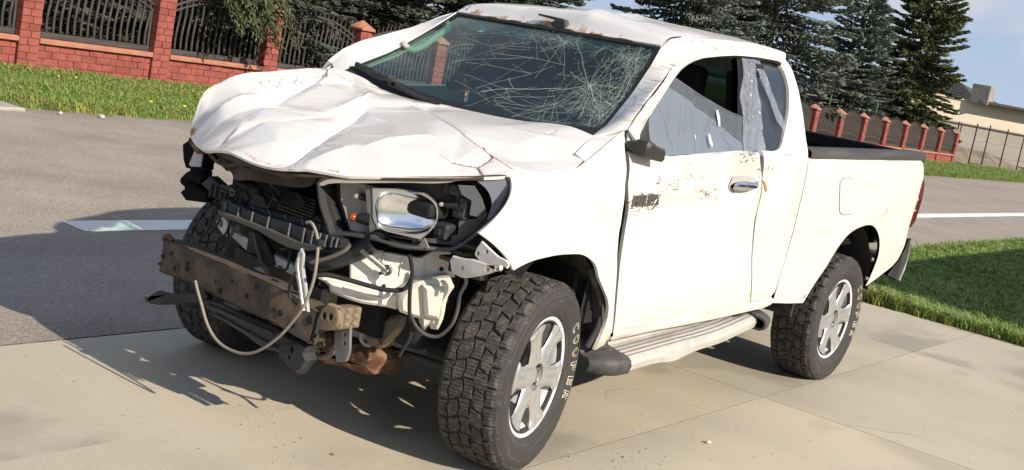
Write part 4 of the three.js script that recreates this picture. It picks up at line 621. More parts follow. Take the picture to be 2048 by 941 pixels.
// flat facets between the folds: Delaunay triangles over edge and crease points
function delaunay(P) {
  const n = P.length, Q = P.concat([[-40, -40], [40, -40], [0, 60]]); let T3 = [[n, n + 1, n + 2]];
  for (let i = 0; i < n; i++) {
    const edges = new Map(), keep = [];
    for (const t of T3) {
      const [a, b, c] = t.map(k => Q[k]), d = 2 * (a[0] * (b[1] - c[1]) + b[0] * (c[1] - a[1]) + c[0] * (a[1] - b[1])), A = a[0] ** 2 + a[1] ** 2, B = b[0] ** 2 + b[1] ** 2, C0 = c[0] ** 2 + c[1] ** 2;
      const ux = (A * (b[1] - c[1]) + B * (c[1] - a[1]) + C0 * (a[1] - b[1])) / d, uy = (A * (c[0] - b[0]) + B * (a[0] - c[0]) + C0 * (b[0] - a[0])) / d;
      if ((Q[i][0] - ux) ** 2 + (Q[i][1] - uy) ** 2 < (a[0] - ux) ** 2 + (a[1] - uy) ** 2) for (let e = 0; e < 3; e++) { const u = t[e], v = t[(e + 1) % 3], k = Math.min(u, v) + '_' + Math.max(u, v); edges.has(k) ? edges.delete(k) : edges.set(k, [u, v]); } else keep.push(t);
    }
    T3 = keep; for (const [u, v] of edges.values()) T3.push([u, v, i]);
  }
  return T3.filter(t => t.every(k => k < n));
}
const HCR = { A: [-.026, .05], B: [.018, .035], C: [-.036, .032], D: [.022, .045], E: [-.014, .014], E2: [-.012, .016], F: [-.022, .03], H: [-.008, .016], I: [.014, .04], J: [-.011, .04], K: [-.006, .03], L: [.010, .04], M: [.016, .02], N: [.010, .03] };
const facets = (() => {
  const pts = [], hs = [], add = (x, z, a) => { for (const p of pts) if (Math.hypot(p[0] - x, p[1] - z) < .02) return; pts.push([x + 1e-4 * Math.sin(pts.length * 7.3), z + 1e-4 * Math.cos(pts.length * 5.1)]); hs.push(tps(x, z) + a); };
  for (const k in HCR) { const P = smooth(D.creases[k], false, 3), m = P.length; P.forEach((q, i) => add(q[0], q[1], HCR[k][0] * .75 * Math.min(1, 4 * Math.min(i / m + .02, 1 - i / m)))); }
  for (const q of smooth(D.hood_out, true, 2)) add(q[0], q[1], 0);
  for (const q of [[-.62, .32], [-.40, .38], [-.05, .62], [.05, .12], [.38, -.15], [.60, .02], [-.55, -.28], [.40, .42], [-.12, -.22], [.45, .55], [-.72, .10]]) add(q[0], q[1], 0);
  const tr = delaunay(pts);
  return (x, z) => { for (const t of tr) { const [a, b, c] = t.map(k => pts[k]), d = (b[1] - c[1]) * (a[0] - c[0]) + (c[0] - b[0]) * (a[1] - c[1]), u = ((b[1] - c[1]) * (x - c[0]) + (c[0] - b[0]) * (z - c[1])) / d, v = ((c[1] - a[1]) * (x - c[0]) + (a[0] - c[0]) * (z - c[1])) / d; if (u >= -1e-6 && v >= -1e-6 && u + v <= 1 + 1e-6) return u * hs[t[0]] + v * hs[t[1]] + (1 - u - v) * hs[t[2]]; } return tps(x, z); };
})();
const facetSoft = (x, z) => { let s = 0, r = .011; for (const [a, b] of [[0, 0], [r, 0], [-r, 0], [0, r], [0, -r]]) s += facets(x + a, z + b); return s / 5; };
function hoodY(x, z) {
  let y = .30 * tps(x, z) + .70 * facetSoft(x, z);
  for (const k in HCR) { const [a, w] = HCR[k], P = D.creases[k], [d, t, sg] = segD([x, z], P); if (d < w * 5) { const e = Math.min(1, 3.2 * Math.min(t, 1 - t)), q = d / (sg > 0 ? w * 1.25 : w * .48); y += .38 * a * e * (.85 * Math.exp(-q * 1.2) + .15 * Math.exp(-q * q)); } }
  return y;
}
const hoodOut = D.hood_out.slice(0, 13).concat([[.860, .034], [.856, -.03], [.838, -.10], [.806, -.17], [.77, -.24], [.742, -.30]]).concat(D.hood_out.slice(18));
T('hood', formed(smooth(hoodOut, true, 3), .0105, (x, z) => V(x, hoodY(x, z), z), .010, -1, hoodUV), paintHood);
const zf = x => .78 - .70 * x * x;
const cylP = (f, off) => (x, y) => V(x, y, f(x) + off);
{ // folded inner frame under the bonnet's front edge
  T('hood_inner_frame', merge([formed(smooth(D.hood_under1), .02, (x, y) => V(x, y, zf(x) - .035 - .05 * sm(.99, .93, y)), .006, 1), formed(smooth(D.hood_under2), .02, (x, y) => V(x, y, zf(x) - .09 - .03 * Math.sin(x * 14)), .006, 1)]), mapped(mottle([.030, .026, .024], [.075, .055, .042], 128, 6), .8));
  T('hood_edge', tube([[-.40, .968, .648], [-.30, .942, .668], [-.20, .955, .70], [-.12, .975, .715], [.0, .980, .735], [.08, .985, .742], [.18, .995, .735], [.30, 1.018, .70], [.45, 1.046, .625], [.60, 1.078, .52], [.75, 1.115, .38]], .008, 60, 6), M.rustSteel);
}
// ---- left flank
const sideSheet = (name, pts, mat, off = 0, thick = .014, cell = .03, par = truck, k = 4) => T(name, formed(k ? smooth(pts, true, k) : pts, cell, sideP(off), thick, -1, sideUV), mat, par);
const fenderPts = D.fender.concat([[-.30, 1.305], [-.22, 1.272], [-.10, 1.222], [-.015, 1.188], [.036, 1.176], [.166, 1.155]]);
const fender = sideSheet('front_fender', fenderPts, paintSide);
const door = sideSheet('front_door', D.door, paintSide, 0, .016);
const rearDoorPts = [[-1.541, 1.300], [-1.554, 1.198], [-1.578, 1.114], [-1.59, .972], [-1.661, .789], [-1.802, .565], [-2.02, .57], [-2.06, .60], [-2.064, .9], [-2.066, 1.29], [-2.068, 1.345], [-2.078, 1.53], [-2.092, 1.65], [-2.092, 1.737], [-2.066, 1.783], [-1.962, 1.79], [-1.955, 1.744], [-1.976, 1.713], [-1.978, 1.662], [-1.952, 1.595], [-1.869, 1.471], [-1.764, 1.362], [-1.706, 1.333], [-1.515, 1.322]];
const rearDoor = sideSheet('rear_door', rearDoorPts, paintSide, 0, .016);
T('sill', formed([[-.515, .536], [-.836, .545], [-1.384, .560], [-1.889, .580], [-2.04, .580], [-2.075, .545], [-2.043, .532], [-1.972, .519], [-1.41, .499], [-.856, .488], [-.516, .472], [-.50, .49]], .03, (z, y) => { const yd = lerp(.519, .563, clamp((-.5 - z) / 1.3, 0, 1.2)); return V(sideX(y, z) - .004 + .012 * sm(.46, .5, y) - .026 * sm(yd - .010, yd, y), y, z); }, .05, -1, sideUV), paintSide);
const bedPts = [[-2.073, 1.309], [-2.64, 1.327], [-3.283, 1.345], [-3.914, 1.362], [-3.975, 1.30], [-4.0, 1.235], [-3.985, 1.215], [-3.958, 1.082], [-3.929, .967], [-3.93, .905], [-3.95, .81], [-3.925, .74], [-3.89, .70], [-3.693, .628]].concat(D.bed_side.slice(15, 27)).concat([[-2.322, .518], [-2.09, .536], [-2.072, .60], [-2.072, .9]]);
const bedSide = sideSheet('bed_side', bedPts, paintSide, 0, .016);
T('fuel_door', formed(smooth(D.fuel_door), .02, sideP(.004), .006, -1, sideUV), paintSide, bedSide);
{ const c = smooth(D.fuel_door); T('fuel_door_gap', tube(c.map(q => V(sideX(q[1], q[0]) + dent(q[1], q[0]) + .001, q[1], q[0])), .0035, 80, 5, true), std([.25, .22, .19], .9), bedSide); }
// A pillar, roof rail and door frame as strips between the traced edges
const strip = (a, b, n, w, bulge, off = V(0, 0, 0)) => (u, v) => { const p = along(a, v).lerp(along(b, v), u); const k = bulge * (1 - (2 * u - 1) ** 2); p.x += k * .8; p.y += k * .5; p.z += k * .3; return p.add(off); };
const WL = [[.735, 1.285, -.300], [.722, 1.338, -.425], [.708, 1.476, -.592], [.70, 1.601, -.703], [.690, 1.691, -.768]];
const WR = [[-.745, 1.30, -.335], [-.722, 1.345, -.41], [-.702, 1.446, -.647], [-.686, 1.572, -.862], [-.655, 1.692, -1.03]];
const RL = [[.690, 1.694, -.768], [.678, 1.728, -.86], [.668, 1.752, -1.0], [.652, 1.776, -1.25], [.636, 1.793, -1.55], [.630, 1.802, -1.85], [.645, 1.794, -2.07]];
const RR = [[-.655, 1.694, -1.03], [-.650, 1.732, -1.09], [-.645, 1.760, -1.25], [-.636, 1.780, -1.5], [-.632, 1.79, -1.75], [-.630, 1.797, -1.9], [-.645, 1.787, -2.07]];
const FO = D.door_frame_out.slice(0, 15).concat([[.662, 1.786, -2.064]]), FI = D.door_frame_in.slice(0, 16).concat([[.698, 1.742, -1.962]]);
const uvSide3 = p => sideUV(p.z, p.y);
const inX = (pts, d) => pts.map(p => [p[0] - d, p[1], p[2]]);
T('windscreen_pillar', sheet(10, 60, strip(FO, WL.concat(RL.slice(1)), 0, 0, .012), .012, uvSide3), paintSide);
T('door_frame', sheet(8, 60, strip(FI, FO.map(p => [p[0] + .004, p[1] - .006, p[2] + .004]), 0, 0, .006), .02, uvSide3), paintSide, door);
T('door_seal', surf(2, 60, strip(FI, inX(FI, .10), 0, 0, 0)), M.rubber, door);
T('window_seal', tube(FI.slice(1), .011, 60, 6), M.rubber, door);
const GF = [[.735, 1.285, -.300], [.80, 1.30, -.345], [.845, 1.325, -.385]];
T('cowl_side', sheet(6, 6, (u, v) => { const a = along([[.80, 1.235, -.10], [.765, 1.28, -.22], [.742, 1.30, -.30], [.738, 1.32, -.37]], v), z = a.z - .02 * v, b = V(sideX(1.20 + .135 * v, -.10 - .27 * v), 1.20 + .135 * v, -.10 - .27 * v); return a.lerp(b, u).add(V(0, -.002, 0)); }, .01, uvSide3), paintSide);
// inner skin so that the gaps look into shade
T('inner_body', merge([surf(2, 24, (u, v) => V(sideX(.55 + .62 * u, -.30 - 1.74 * v) - .07, .55 + .62 * u, -.30 - 1.74 * v)), surf(2, 24, (u, v) => V(-sideX(.55 + .62 * u, -.30 - 1.74 * v) + .07, .55 + .62 * u, -.30 - 1.74 * v)), surf(4, 2, (u, v) => V(.85 - 1.7 * u, .42 + .78 * v, -.32))]), M.black);
// rear quarter window, tape, film, mirror stub
T('quarter_window', formed([[-1.52, 1.312], [-1.535, 1.437], [-1.555, 1.55], [-1.60, 1.65], [-1.645, 1.738], [-1.93, 1.748], [-1.985, 1.72], [-1.985, 1.66], [-1.958, 1.59], [-1.875, 1.468], [-1.77, 1.356], [-1.71, 1.325]], .04, (z, y) => V(sideX(y, z) - .014, y, z), .005, -1), M.darkGlass, rearDoor);
T('door_pillar', formed(D.pillar_tape, .05, (z, y) => V(sideX(y, z) - .012, y, z), .03, -1), M.black);
const wrinkle = (a, b, s) => .016 * (fbm(a * 9 + b * 3, b * 4 + s, 0, 2, 7) - .5) + (s > 2 ? .010 * Math.pow(fbm(a * 30 + b * 12, b * 4, s, 3, 8), 2) : 0.0030 * Math.sin(a * 52 + b * 9 + 3 * vn(a * 6, b * 5, 2)) * vn(a * 5 + 2, b * 3, 6));
const film = new THREE.MeshPhysicalMaterial({ color: C(.62, .71, .85), roughness: .25, transmission: .76, thickness: 0, ior: 1.5, clearcoat: .5, clearcoatRoughness: .25 });
const filmThin = new THREE.MeshPhysicalMaterial({ color: C(.78, .83, .88), roughness: .16, transmission: .90, thickness: 0, ior: 1.5, clearcoat: .5, clearcoatRoughness: .2 });
const filmP = o => (z, y) => V(sideX(y, z) + o + wrinkle(z, y, 1) * 1.2, y, z);
T('window_film', formed([[-.66, 1.547], [-.95, 1.472], [-1.2, 1.392], [-1.42, 1.318], [-1.311, 1.313], [-.942, 1.287], [-.575, 1.262], [-.478, 1.289], [-.498, 1.397], [-.514, 1.442], [-.603, 1.505]], .014, filmP(.008), 0, -1), film, door);
T('window_film', formed([[-.725, 1.588], [-.84, 1.559], [-.966, 1.528], [-1.09, 1.504], [-1.215, 1.479], [-1.326, 1.462], [-1.437, 1.453], [-1.548, 1.467], [-1.505, 1.327], [-1.42, 1.32], [-1.2, 1.394], [-.95, 1.474], [-.66, 1.549]], .014, filmP(.010), 0, -1), filmThin, door);
for (const p of [[[-.725, 1.588], [-.966, 1.528], [-1.215, 1.479], [-1.437, 1.453]], [[-.66, 1.548], [-.95, 1.473], [-1.2, 1.393], [-1.42, 1.319]], [[-.58, 1.46], [-.64, 1.38], [-.68, 1.275]], [[-.86, 1.47], [-.88, 1.38], [-.87, 1.29]], [[-1.05, 1.42], [-1.15, 1.36], [-1.22, 1.31]]]) T('film_fold', tube(smooth(p, false, 5).map(q => V(sideX(q[1], q[0]) + .012, q[1], q[0])), .0022, 30, 4), filmThin, door);
T('film_label', merge([formed([[-1.075, 1.475], [-1.095, 1.475], [-1.105, 1.445], [-1.10, 1.41], [-1.085, 1.41]], .02, (z, y) => V(sideX(y, z) + .022, y, z), .001, -1), formed([[-.985, 1.375], [-1.0, 1.365], [-1.01, 1.33], [-1.0, 1.315], [-.985, 1.335]], .02, (z, y) => V(sideX(y, z) + .022, y, z), .001, -1)]), std([.72, .74, .76], .5), door);
const tapeM = new THREE.MeshPhysicalMaterial({ color: C(.70, .74, .80), roughness: .12, transmission: .78, thickness: 0, ior: 1.5, clearcoat: 1, clearcoatRoughness: .06, bumpMap: rep(noiseB, 9), bumpScale: .01 });
T('clear_tape', merge([formed([[-1.475, 1.727], [-1.60, 1.735], [-1.585, 1.64], [-1.575, 1.55], [-1.565, 1.44], [-1.55, 1.325], [-1.52, 1.30], [-1.40, 1.30], [-1.31, 1.312], [-1.373, 1.537]], .016, (z, y) => V(sideX(y, z) + .006 + 2.2 * wrinkle(z * 1.3, y * 1.6, 4), y, z), 0, -1), formed([[-1.62, 1.735], [-1.69, 1.735], [-1.73, 1.63], [-1.80, 1.52], [-1.83, 1.45], [-1.80, 1.42], [-1.74, 1.47], [-1.70, 1.56], [-1.64, 1.63]], .016, (z, y) => V(sideX(y, z) + .002 + 1.6 * wrinkle(z * 1.3, y * 1.6, 9), y, z), 0, -1)]), tapeM, rearDoor);
T('mirror_base', merge([formed(smooth(D.mirror_patch, true, 2), .03, (z, y) => V(sideX(y, z) + .014, y, z), .03, -1), plate([[-.345, 1.262], [-.335, 1.30], [-.345, 1.322], [-.37, 1.322], [-.43, 1.305], [-.485, 1.298], [-.49, 1.252], [-.48, 1.244], [-.38, 1.256]].map(q => [-q[0], q[1]]), .075, { o: [.975, 0, 0], u: [0, 0, -1], v: [0, 1, 0], bevel: .012, sm: 3 }), box(.86, .95, 1.262, 1.31, -.42, -.34, .015)]), mapped(mottle([.018, .017, .016], [.045, .040, .036], 64, 6), .55), door);
{ // handle and its cup, orange chalk mark, name badge
  const c = V(sideX(1.158, -1.35), 1.158, -1.35), hp = smooth([[-1.215, 1.150], [-1.235, 1.172], [-1.29, 1.180], [-1.40, 1.176], [-1.475, 1.180], [-1.488, 1.160], [-1.40, 1.146], [-1.29, 1.136], [-1.23, 1.138]], true, 4);
  T('door_handle', formed(hp, .012, (z, y) => { const t = clamp((z + 1.488) / .27, 0, 1), w = clamp((y - 1.136) / .044, 0, 1); return V(sideX(y, z) + .012 + .030 * Math.sqrt(Math.max(0, Math.sin(Math.PI * clamp(t, .02, .98)))) * (.6 + .4 * Math.sin(Math.PI * w)), y, z); }, .012, -1), std([.80, .82, .85], .10, { metalness: 1 }), door);
  T('handle_cup', formed(smooth([[-1.20, 1.145], [-1.23, 1.19], [-1.32, 1.198], [-1.46, 1.194], [-1.51, 1.17], [-1.46, 1.128], [-1.32, 1.118], [-1.24, 1.122]]), .012, (z, y) => V(sideX(y, z) + .004 - .004 * Math.max(0, 1 - ((z + 1.36) / .15) ** 2), y, z), .003, -1), std([.45, .43, .40], .4), door);
  T('orange_mark', formed([[-1.556, 1.183], [-1.584, 1.178], [-1.633, 1.140], [-1.621, 1.128], [-1.588, 1.154]], .02, sideP(.004), .001, -1), std([.75, .16, .05], .8), rearDoor);
}
const font = await new FontLoader().loadAsync('fonts/droid/droid_sans_bold.typeface.json');
{ const g = new TextGeometry('HILUX', { font, size: .042, depth: .006, curveSegments: 3, bevelEnabled: true, bevelSize: .0015, bevelThickness: .0015, bevelSegments: 1 }); g.computeBoundingBox(); const w = g.boundingBox.max.x; g.scale(.205 / w, 1, 1);
  const p = g.attributes.position; for (let i = 0; i < p.count; i++) { const z = -.385 - p.getX(i), y = 1.055 + p.getY(i) + .05 * p.getX(i), k = p.getZ(i); p.setXYZ(i, sideX(y, z) + dent(y, z) + .002 + k, y, z); } g.computeVertexNormals();
  T('badge', g, std([.20, .19, .18], .35, { metalness: .7 }), door); }
// ---- right flank, mirrored and mostly hidden
const mir = g => mirrorX(g);
T('front_fender', mir(formed(D.fender.filter(q => q[0] < .12), .06, sideP(0), .014, -1, sideUV)), paint);
const rdoor = T('front_door', mir(formed(D.door, .06, sideP(0), .014, -1, sideUV)), paint);
const rrear = T('rear_door', mir(formed(rearDoorPts, .06, sideP(0), .014, -1, sideUV)), paint);
const shiftR = pts => pts.map(p => [-p[0], p[1], p[2] - .20 * sm(1.35, 1.65, p[1]) * sm(-1.9, -1.0, p[2])]);
T('windscreen_pillar', sheet(8, 50, strip(WR.concat(RR.slice(1)), shiftR(FO), 0, 0, 0), .012), paint);
T('door_frame', sheet(6, 50, strip(shiftR(FO), shiftR(FI), 0, 0, 0), .03), paint, rdoor);
T('sill', box(-.89, -.80, .48, .56, -2.05, -.5, .02), paint);
T('bed_side', mir(formed(bedPts, .06, sideP(0), .014, -1, sideUV)), paint);
T('quarter_window', mir(formed([[-1.52, 1.312], [-1.535, 1.437], [-1.60, 1.65], [-1.645, 1.738], [-1.93, 1.748], [-1.985, 1.66], [-1.875, 1.468], [-1.71, 1.325]], .05, (z, y) => V(sideX(y, z) - .014, y, z), .005, -1)), M.darkGlass, rrear);
T('door_pillar', mir(formed(D.pillar_tape, .05, (z, y) => V(sideX(y, z) - .012, y, z), .05, -1)), M.black);

// ---- windscreen, its cracks, frit, wiper
const glassP = off => (u, v) => { const p = along(WL, v).lerp(along(WR, v), u), k = 1 - (2 * u - 1) ** 2; p.z += k * .03 + off * .6; p.y += -.095 * k * (1 - v) * (1 - v) + .012 * k * Math.sin(v * 3.1) + off * .8 - .020 * Math.exp(-(((u - .28) / .14) ** 2) - ((v - .48) / .22) ** 2); return p; };
T('windscreen', surf(48, 30, glassP(0)), M.glass);
{
  const side = (u0, u1, v0, v1) => sheet(24, 8, (u, v) => glassP(.005)(lerp(u0, u1, u), lerp(v0, v1, v)), .003);
  T('frit_band', merge([side(0, 1, 0, .175), side(0, .016, .175, 1), side(.988, 1, .175, 1), side(.016, .988, .982, 1)]), M.black);
  const n = canvas(2048, 1024, (g, w, h) => { // the web of cracks, white where the glass is crazed
    const R = rng(9); g.fillStyle = 'rgb(9,9,9)'; g.fillRect(0, 0, w, h); g.lineCap = 'round';
    const ln = (pts, lw, a) => { g.strokeStyle = `rgba(255,255,255,${a})`; g.lineWidth = lw * 1.25; g.beginPath(); pts.forEach((p, i) => i ? g.lineTo(p[0], p[1]) : g.moveTo(p[0], p[1])); g.stroke(); };
    const walk = (x, y, an, len, wob, lw, a, fork = .02) => { const pts = [[x, y]]; for (let s = 0; s < len; s += 14) { an += wob * (R() - .5); x += 14 * Math.cos(an); y += 14 * Math.sin(an); pts.push([x, y]); if (R() < fork && len > 60) walk(x, y, an + (R() < .5 ? -1 : 1) * (.3 + .7 * R()), (len - s) * .5, wob * 1.2, lw * .7, a * .8, fork * .5); } ln(pts, lw, a); };
    const star = (x, y, n, r0, r1, lw, a) => { for (let i = 0; i < n; i++) walk(x, y, i / n * 6.283 + .4 * R(), lerp(r0, r1, R() * R()), .22, lw * (.6 + .8 * R()), a * (.5 + .6 * R()), .05); for (let k = 1; k < 6; k++) { const r = r0 * .22 * k * (1 + .15 * R()); for (let i = 0; i < n; i++) if (R() < .55) { const b = i / n * 6.283, c = (i + 1) / n * 6.283; ln([[x + r * Math.cos(b), y + r * .8 * Math.sin(b)], [x + r * 1.06 * Math.cos(c), y + r * .84 * Math.sin(c)]], lw * .7, a * .6); } } };
    // u runs from the truck's left (0) to its right, v (up) is flipped here
    star(330, 430, 18, 230, 620, 2.4, .75); star(230, 560, 16, 170, 420, 2, .7); star(180, 150, 18, 130, 380, 2, .75); star(470, 640, 12, 160, 500, 1.8, .6); star(90, 700, 12, 110, 300, 1.8, .7); star(760, 110, 16, 110, 420, 1.8, .65); star(1080, 120, 12, 110, 360, 1.8, .55); star(420, 860, 10, 90, 300, 1.6, .5);
    for (let i = 0; i < 26; i++) walk(40 + 90 * R(), 120 + 800 * R(), -1.57 + .6 * (R() - .5), 120 + 240 * R(), .3, 1.4 + R(), .6, .1);
    for (let i = 0; i < 20; i++) walk(60 + 900 * R(), 40 + 60 * R(), 3.1 * R(), 100 + 160 * R(), .4, 1.4, .55, .1);
    for (const [x, y, an, len, lw, a] of [[820, 430, .16, 560, 2.2, .55], [900, 300, .42, 620, 2.4, .55], [980, 240, .2, 700, 2, .5], [760, 620, .06, 520, 2, .5], [1100, 180, .7, 520, 2, .5], [900, 760, -.25, 420, 1.8, .45], [1300, 140, .5, 380, 1.6, .4], [700, 520, .55, 480, 2, .5], [520, 480, .25, 560, 3.4, .8], [520, 560, .42, 420, 2.6, .65], [620, 300, .1, 620, 2.4, .6], [700, 330, .75, 520, 2.6, .55], [340, 600, .5, 620, 2.6, .6], [300, 700, .2, 560, 2.2, .55], [860, 190, .35, 460, 2, .5], [1000, 150, .55, 380, 2, .5], [1250, 90, .3, 520, 2, .5], [1180, 110, 1.2, 300, 1.6, .35], [640, 720, -.15, 420, 2, .5], [250, 820, .05, 640, 2, .55], [560, 600, 1.9, 240, 2, .5]]) walk(x, y, an, len, .12, lw, a, .05);
    // thick crazed patches and sparkling chips
    for (let i = 0; i < 1500; i++) { const [cx, cy, sx, sy] = [[110, 520, 90, 420], [180, 140, 190, 110], [330, 450, 210, 150], [880, 100, 300, 60], [240, 640, 150, 140]][i % 5]; const x = cx + sx * (R() + R() - 1), y = cy + sy * (R() + R() - 1), an = R() * 6.28, l = 6 + 24 * R(); ln([[x, y], [x + l * Math.cos(an), y + l * Math.sin(an)]], .8 + 1.1 * R(), .22 + .4 * R()); }
    for (let i = 0; i < 120; i++) { g.fillStyle = `rgba(255,255,255,${.5 + .5 * R()})`; g.beginPath(); g.arc(60 + 760 * R(), 60 + 860 * R(), 1 + 2.6 * R() * R(), 0, 7); g.fill(); }
  });
  const at = new THREE.CanvasTexture(n); at.anisotropy = 8;
  T('cracks', surf(48, 30, glassP(.004)), new THREE.MeshStandardMaterial({ color: C(.42, .50, .39), roughness: .6, alphaMap: at, transparent: true }));
  // green shade strip and stickers
  T('shade_strip', surf(40, 4, (u, v) => glassP(-.003)(lerp(.03, .97, u), lerp(.86, .975, v))), new THREE.MeshPhysicalMaterial({ color: C(.10, .42, .38), roughness: 0, transmission: 1, thickness: 0 }));
}
{
  const wp = [glassP(.03)(.975, .03), glassP(.035)(.90, .035), glassP(.035)(.80, .02), glassP(.035)(.60, .015)];
  T('wiper', merge([tube([V(-.690, 1.368, -.40), V(-.56, 1.352, -.385), V(-.455, 1.335, -.37), V(-.40, 1.318, -.35)], .013, 20, 6), box(-.47, -.43, 1.325, 1.352, -.40, -.35, .006), tube([V(-.44, 1.33, -.37), V(-.30, 1.295, -.36), V(-.1, 1.275, -.33)], .010, 16, 6)]), M.plastic);
  T('roof_bracket', merge([plate([[.115, 1.700], [.05, 1.698], [.005, 1.722], [.04, 1.738], [-.08, 1.748], [-.078, 1.757], [.045, 1.752], [.10, 1.748], [.112, 1.73]].map(q => [q[0], q[1]]), .03, { o: [0, 0, -.895], u: [.981, 0, .194], v: [0, 1, 0], bevel: .003, sm: 2 })]), M.greyPlastic);
  T('cowl', surf(30, 4, (u, v) => V(lerp(.74, -.75, u), 1.262 - .03 * v, lerp(-.325, -.42, u) - .12 * v + .13 * v * (1 - (2 * u - 1) ** 2))), M.black);
}
// ---- roof
const roofCr = [[[.12, .10], [.30, .30], [.55, .34], [.9, .2]], [[.2, .55], [.5, .45], [.8, .6]], [[.35, .02], [.42, .2], [.40, .5]], [[.7, .03], [.62, .3], [.7, .7]], [[.10, .3], [.16, .6], [.12, .9]]], roofA = [-.014, .012, .016, -.016, .010];
const roofP = (u, v) => {
  const p = along(RL, v).lerp(along(RR, v), u), k = Math.pow(Math.max(0, 1 - (2 * u - 1) ** 2), .7);
  p.y += k * (.050 * sm(0, .09, v) - .022 * sm(.2, .6, v)) + .005 * (fbm(u * 5, v * 5, 0, 3, 51) - .5) * sm(0, .1, v);
  roofCr.forEach((c, i) => { const [d] = segD([u, v], c); p.y += roofA[i] * Math.exp(-d * 14) * sm(0, .08, v) * k; });
  if (v > .90) p.y -= 4.5 * (v - .90) ** 2; return p;
};
const roof = T('roof', sheet(60, 60, roofP, .012, (p, u, v) => [u, v]), paintRoof);
T('roof_edge_tear', tube([V(.690, 1.698, -.772), V(.672, 1.742, -.87), V(.668, 1.757, -.96)], .006, 16, 5), M.black, roof);
T('header_rust', tube(Array.from({ length: 16 }, (_, i) => along([RL[0], RR[0]], .12 + .72 * i / 15).add(V(0, .004 + .004 * Math.sin(i * 2.3), .004))), .007, 60, 6), M.rustRed, roof);
T('headliner', surf(20, 24, (u, v) => { const p = roofP(.06 + .88 * u, .05 + .93 * v); p.y -= .05; return p; }), std([.20, .195, .18], .95));
// rear wall of the cab
T('cab_rear_corner', merge([1, -1].map(s => { const g = sheet(6, 24, (u, v) => { const e = along([[.905, 1.10, -2.054], [.897, 1.345, -2.06], [.819, 1.533, -2.076], [.76, 1.647, -2.090], [.704, 1.737, -2.092], [.655, 1.786, -2.07]], v); return V(e.x - .09 * (1 - Math.cos(u * 1.57)), e.y, e.z - .085 * Math.sin(u * 1.57)); }, .01); return s > 0 ? g : mirrorX(g); })), paint);
const rw = T('cab_rear_wall', plate([[-.80, .6], [.80, .6], [.81, 1.33], [.73, 1.53], [.66, 1.66], [.60, 1.75], [-.60, 1.75], [-.66, 1.66], [-.73, 1.53], [-.81, 1.33]], .03, { o: [0, 0, -2.14], holes: [[[-.60, 1.36], [-.55, 1.64], [.55, 1.64], [.60, 1.36]]], bevel: 0, sm: 0 }), paint);
T('rear_window', box(-.62, .62, 1.35, 1.65, -2.158, -2.152), M.darkGlass, rw);
T('roof_rear_lip', sheet(30, 5, (u, v) => { const p = roofP(u, 1); p.z -= .06 * Math.sin(v * 1.57); p.y -= .06 * (1 - Math.cos(v * 1.57)); p.x *= 1 - .06 * v; return p; }, .01), paint);

// ---- cab interior
T('cab_floor', merge([box(-.84, .84, .55, .60, -2.1, -.3), box(-.80, .80, .6, .85, -2.1, -1.62)]), M.black);
T('dashboard', merge([plate([[-.30, .80], [-.30, 1.225], [-.42, 1.225], [-.58, 1.215], [-.74, 1.15], [-.76, 1.05], [-.66, .95], [-.62, .75]].map(q => [-q[0], q[1]]), 1.62, { o: [.81, 0, 0], u: [0, 0, -1], v: [0, 1, 0], bevel: .02, sm: 3 }), box(.20, .60, 1.20, 1.27, -.74, -.5, .03)]), std([.05, .06, .055], .85));
{ const tor = new THREE.TorusGeometry(.185, .016, 10, 40); tor.rotateX(-.45); tor.translate(.38, 1.16, -.86); T('steering_wheel', merge([tor, box(.30, .46, 1.12, 1.20, -.88, -.83, .02), rod([.38, 1.15, -.85], [.38, 1.05, -.62], .03, .03)]), M.plastic); }
for (const x of [.38, -.38]) { const s = group('seat', truck); T('backrest', plate([[-1.30, .80], [-1.34, .78], [-1.60, 1.36], [-1.57, 1.42], [-1.50, 1.42], [-1.44, 1.36], [-1.16, .86]].map(q => [-q[0], q[1]]), .50, { o: [x + .25, 0, 0], u: [0, 0, -1], v: [0, 1, 0], bevel: .03, sm: 3 }), M.seat, s); T('cushion', box(x - .26, x + .26, .70, .90, -1.4, -.85, .06), M.seat, s); T('headrest', box(x - .13, x + .13, 1.44, 1.66, -1.62, -1.52, .04), M.seat, s); T('headrest_post', merge([rod([x - .05, 1.38, -1.56], [x - .05, 1.5, -1.57], .008, .008, 6), rod([x + .05, 1.38, -1.56], [x + .05, 1.5, -1.57], .008, .008, 6)]), M.steel, s); }
const trimL = std([.33, .34, .31], .8);
T('grab_handle', tube([V(-.700, 1.50, -.70), V(-.668, 1.475, -.735), V(-.655, 1.50, -.80), V(-.65, 1.56, -.885), V(-.648, 1.615, -.965), V(-.675, 1.64, -.97)], .017, 30, 8), trimL);
T('pillar_trim', surf(4, 20, (u, v) => along(inX(WR, -.02), v).lerp(along(shiftR(FI).map(p => [p[0] + .03, p[1], p[2]]), v * .5), u).add(V(.012, -.01, -.012))), trimL);
T('belt', merge([tube([V(-.70, 1.66, -1.50), V(-.715, 1.45, -1.53), V(-.74, 1.2, -1.56)], .022, 16, 6), tube([V(.66, 1.66, -1.52), V(.70, 1.45, -1.53)], .02, 12, 6)]), M.seat);
T('rear_pillar_trim', merge([-1, 1].map(s => box(Math.min(s * .66, s * .74), Math.max(s * .66, s * .74), 1.0, 1.72, -1.72, -1.56, .02))), M.black);
T('rear_trim', merge([box(-.68, -.60, 1.3, 1.72, -2.08, -1.98, .02), box(.60, .68, 1.3, 1.72, -2.08, -1.98, .02)]), std([.12, .12, .12], .9));
T('mirror_inside', box(-.14, .10, 1.585, 1.65, -.93, -.90, .015), M.black);
T('sun_visor', merge([box(.12, .60, 1.645, 1.66, -1.12, -.93, .006), box(-.60, -.14, 1.645, 1.66, -1.24, -1.06, .006)]), std([.30, .30, .27], .9));
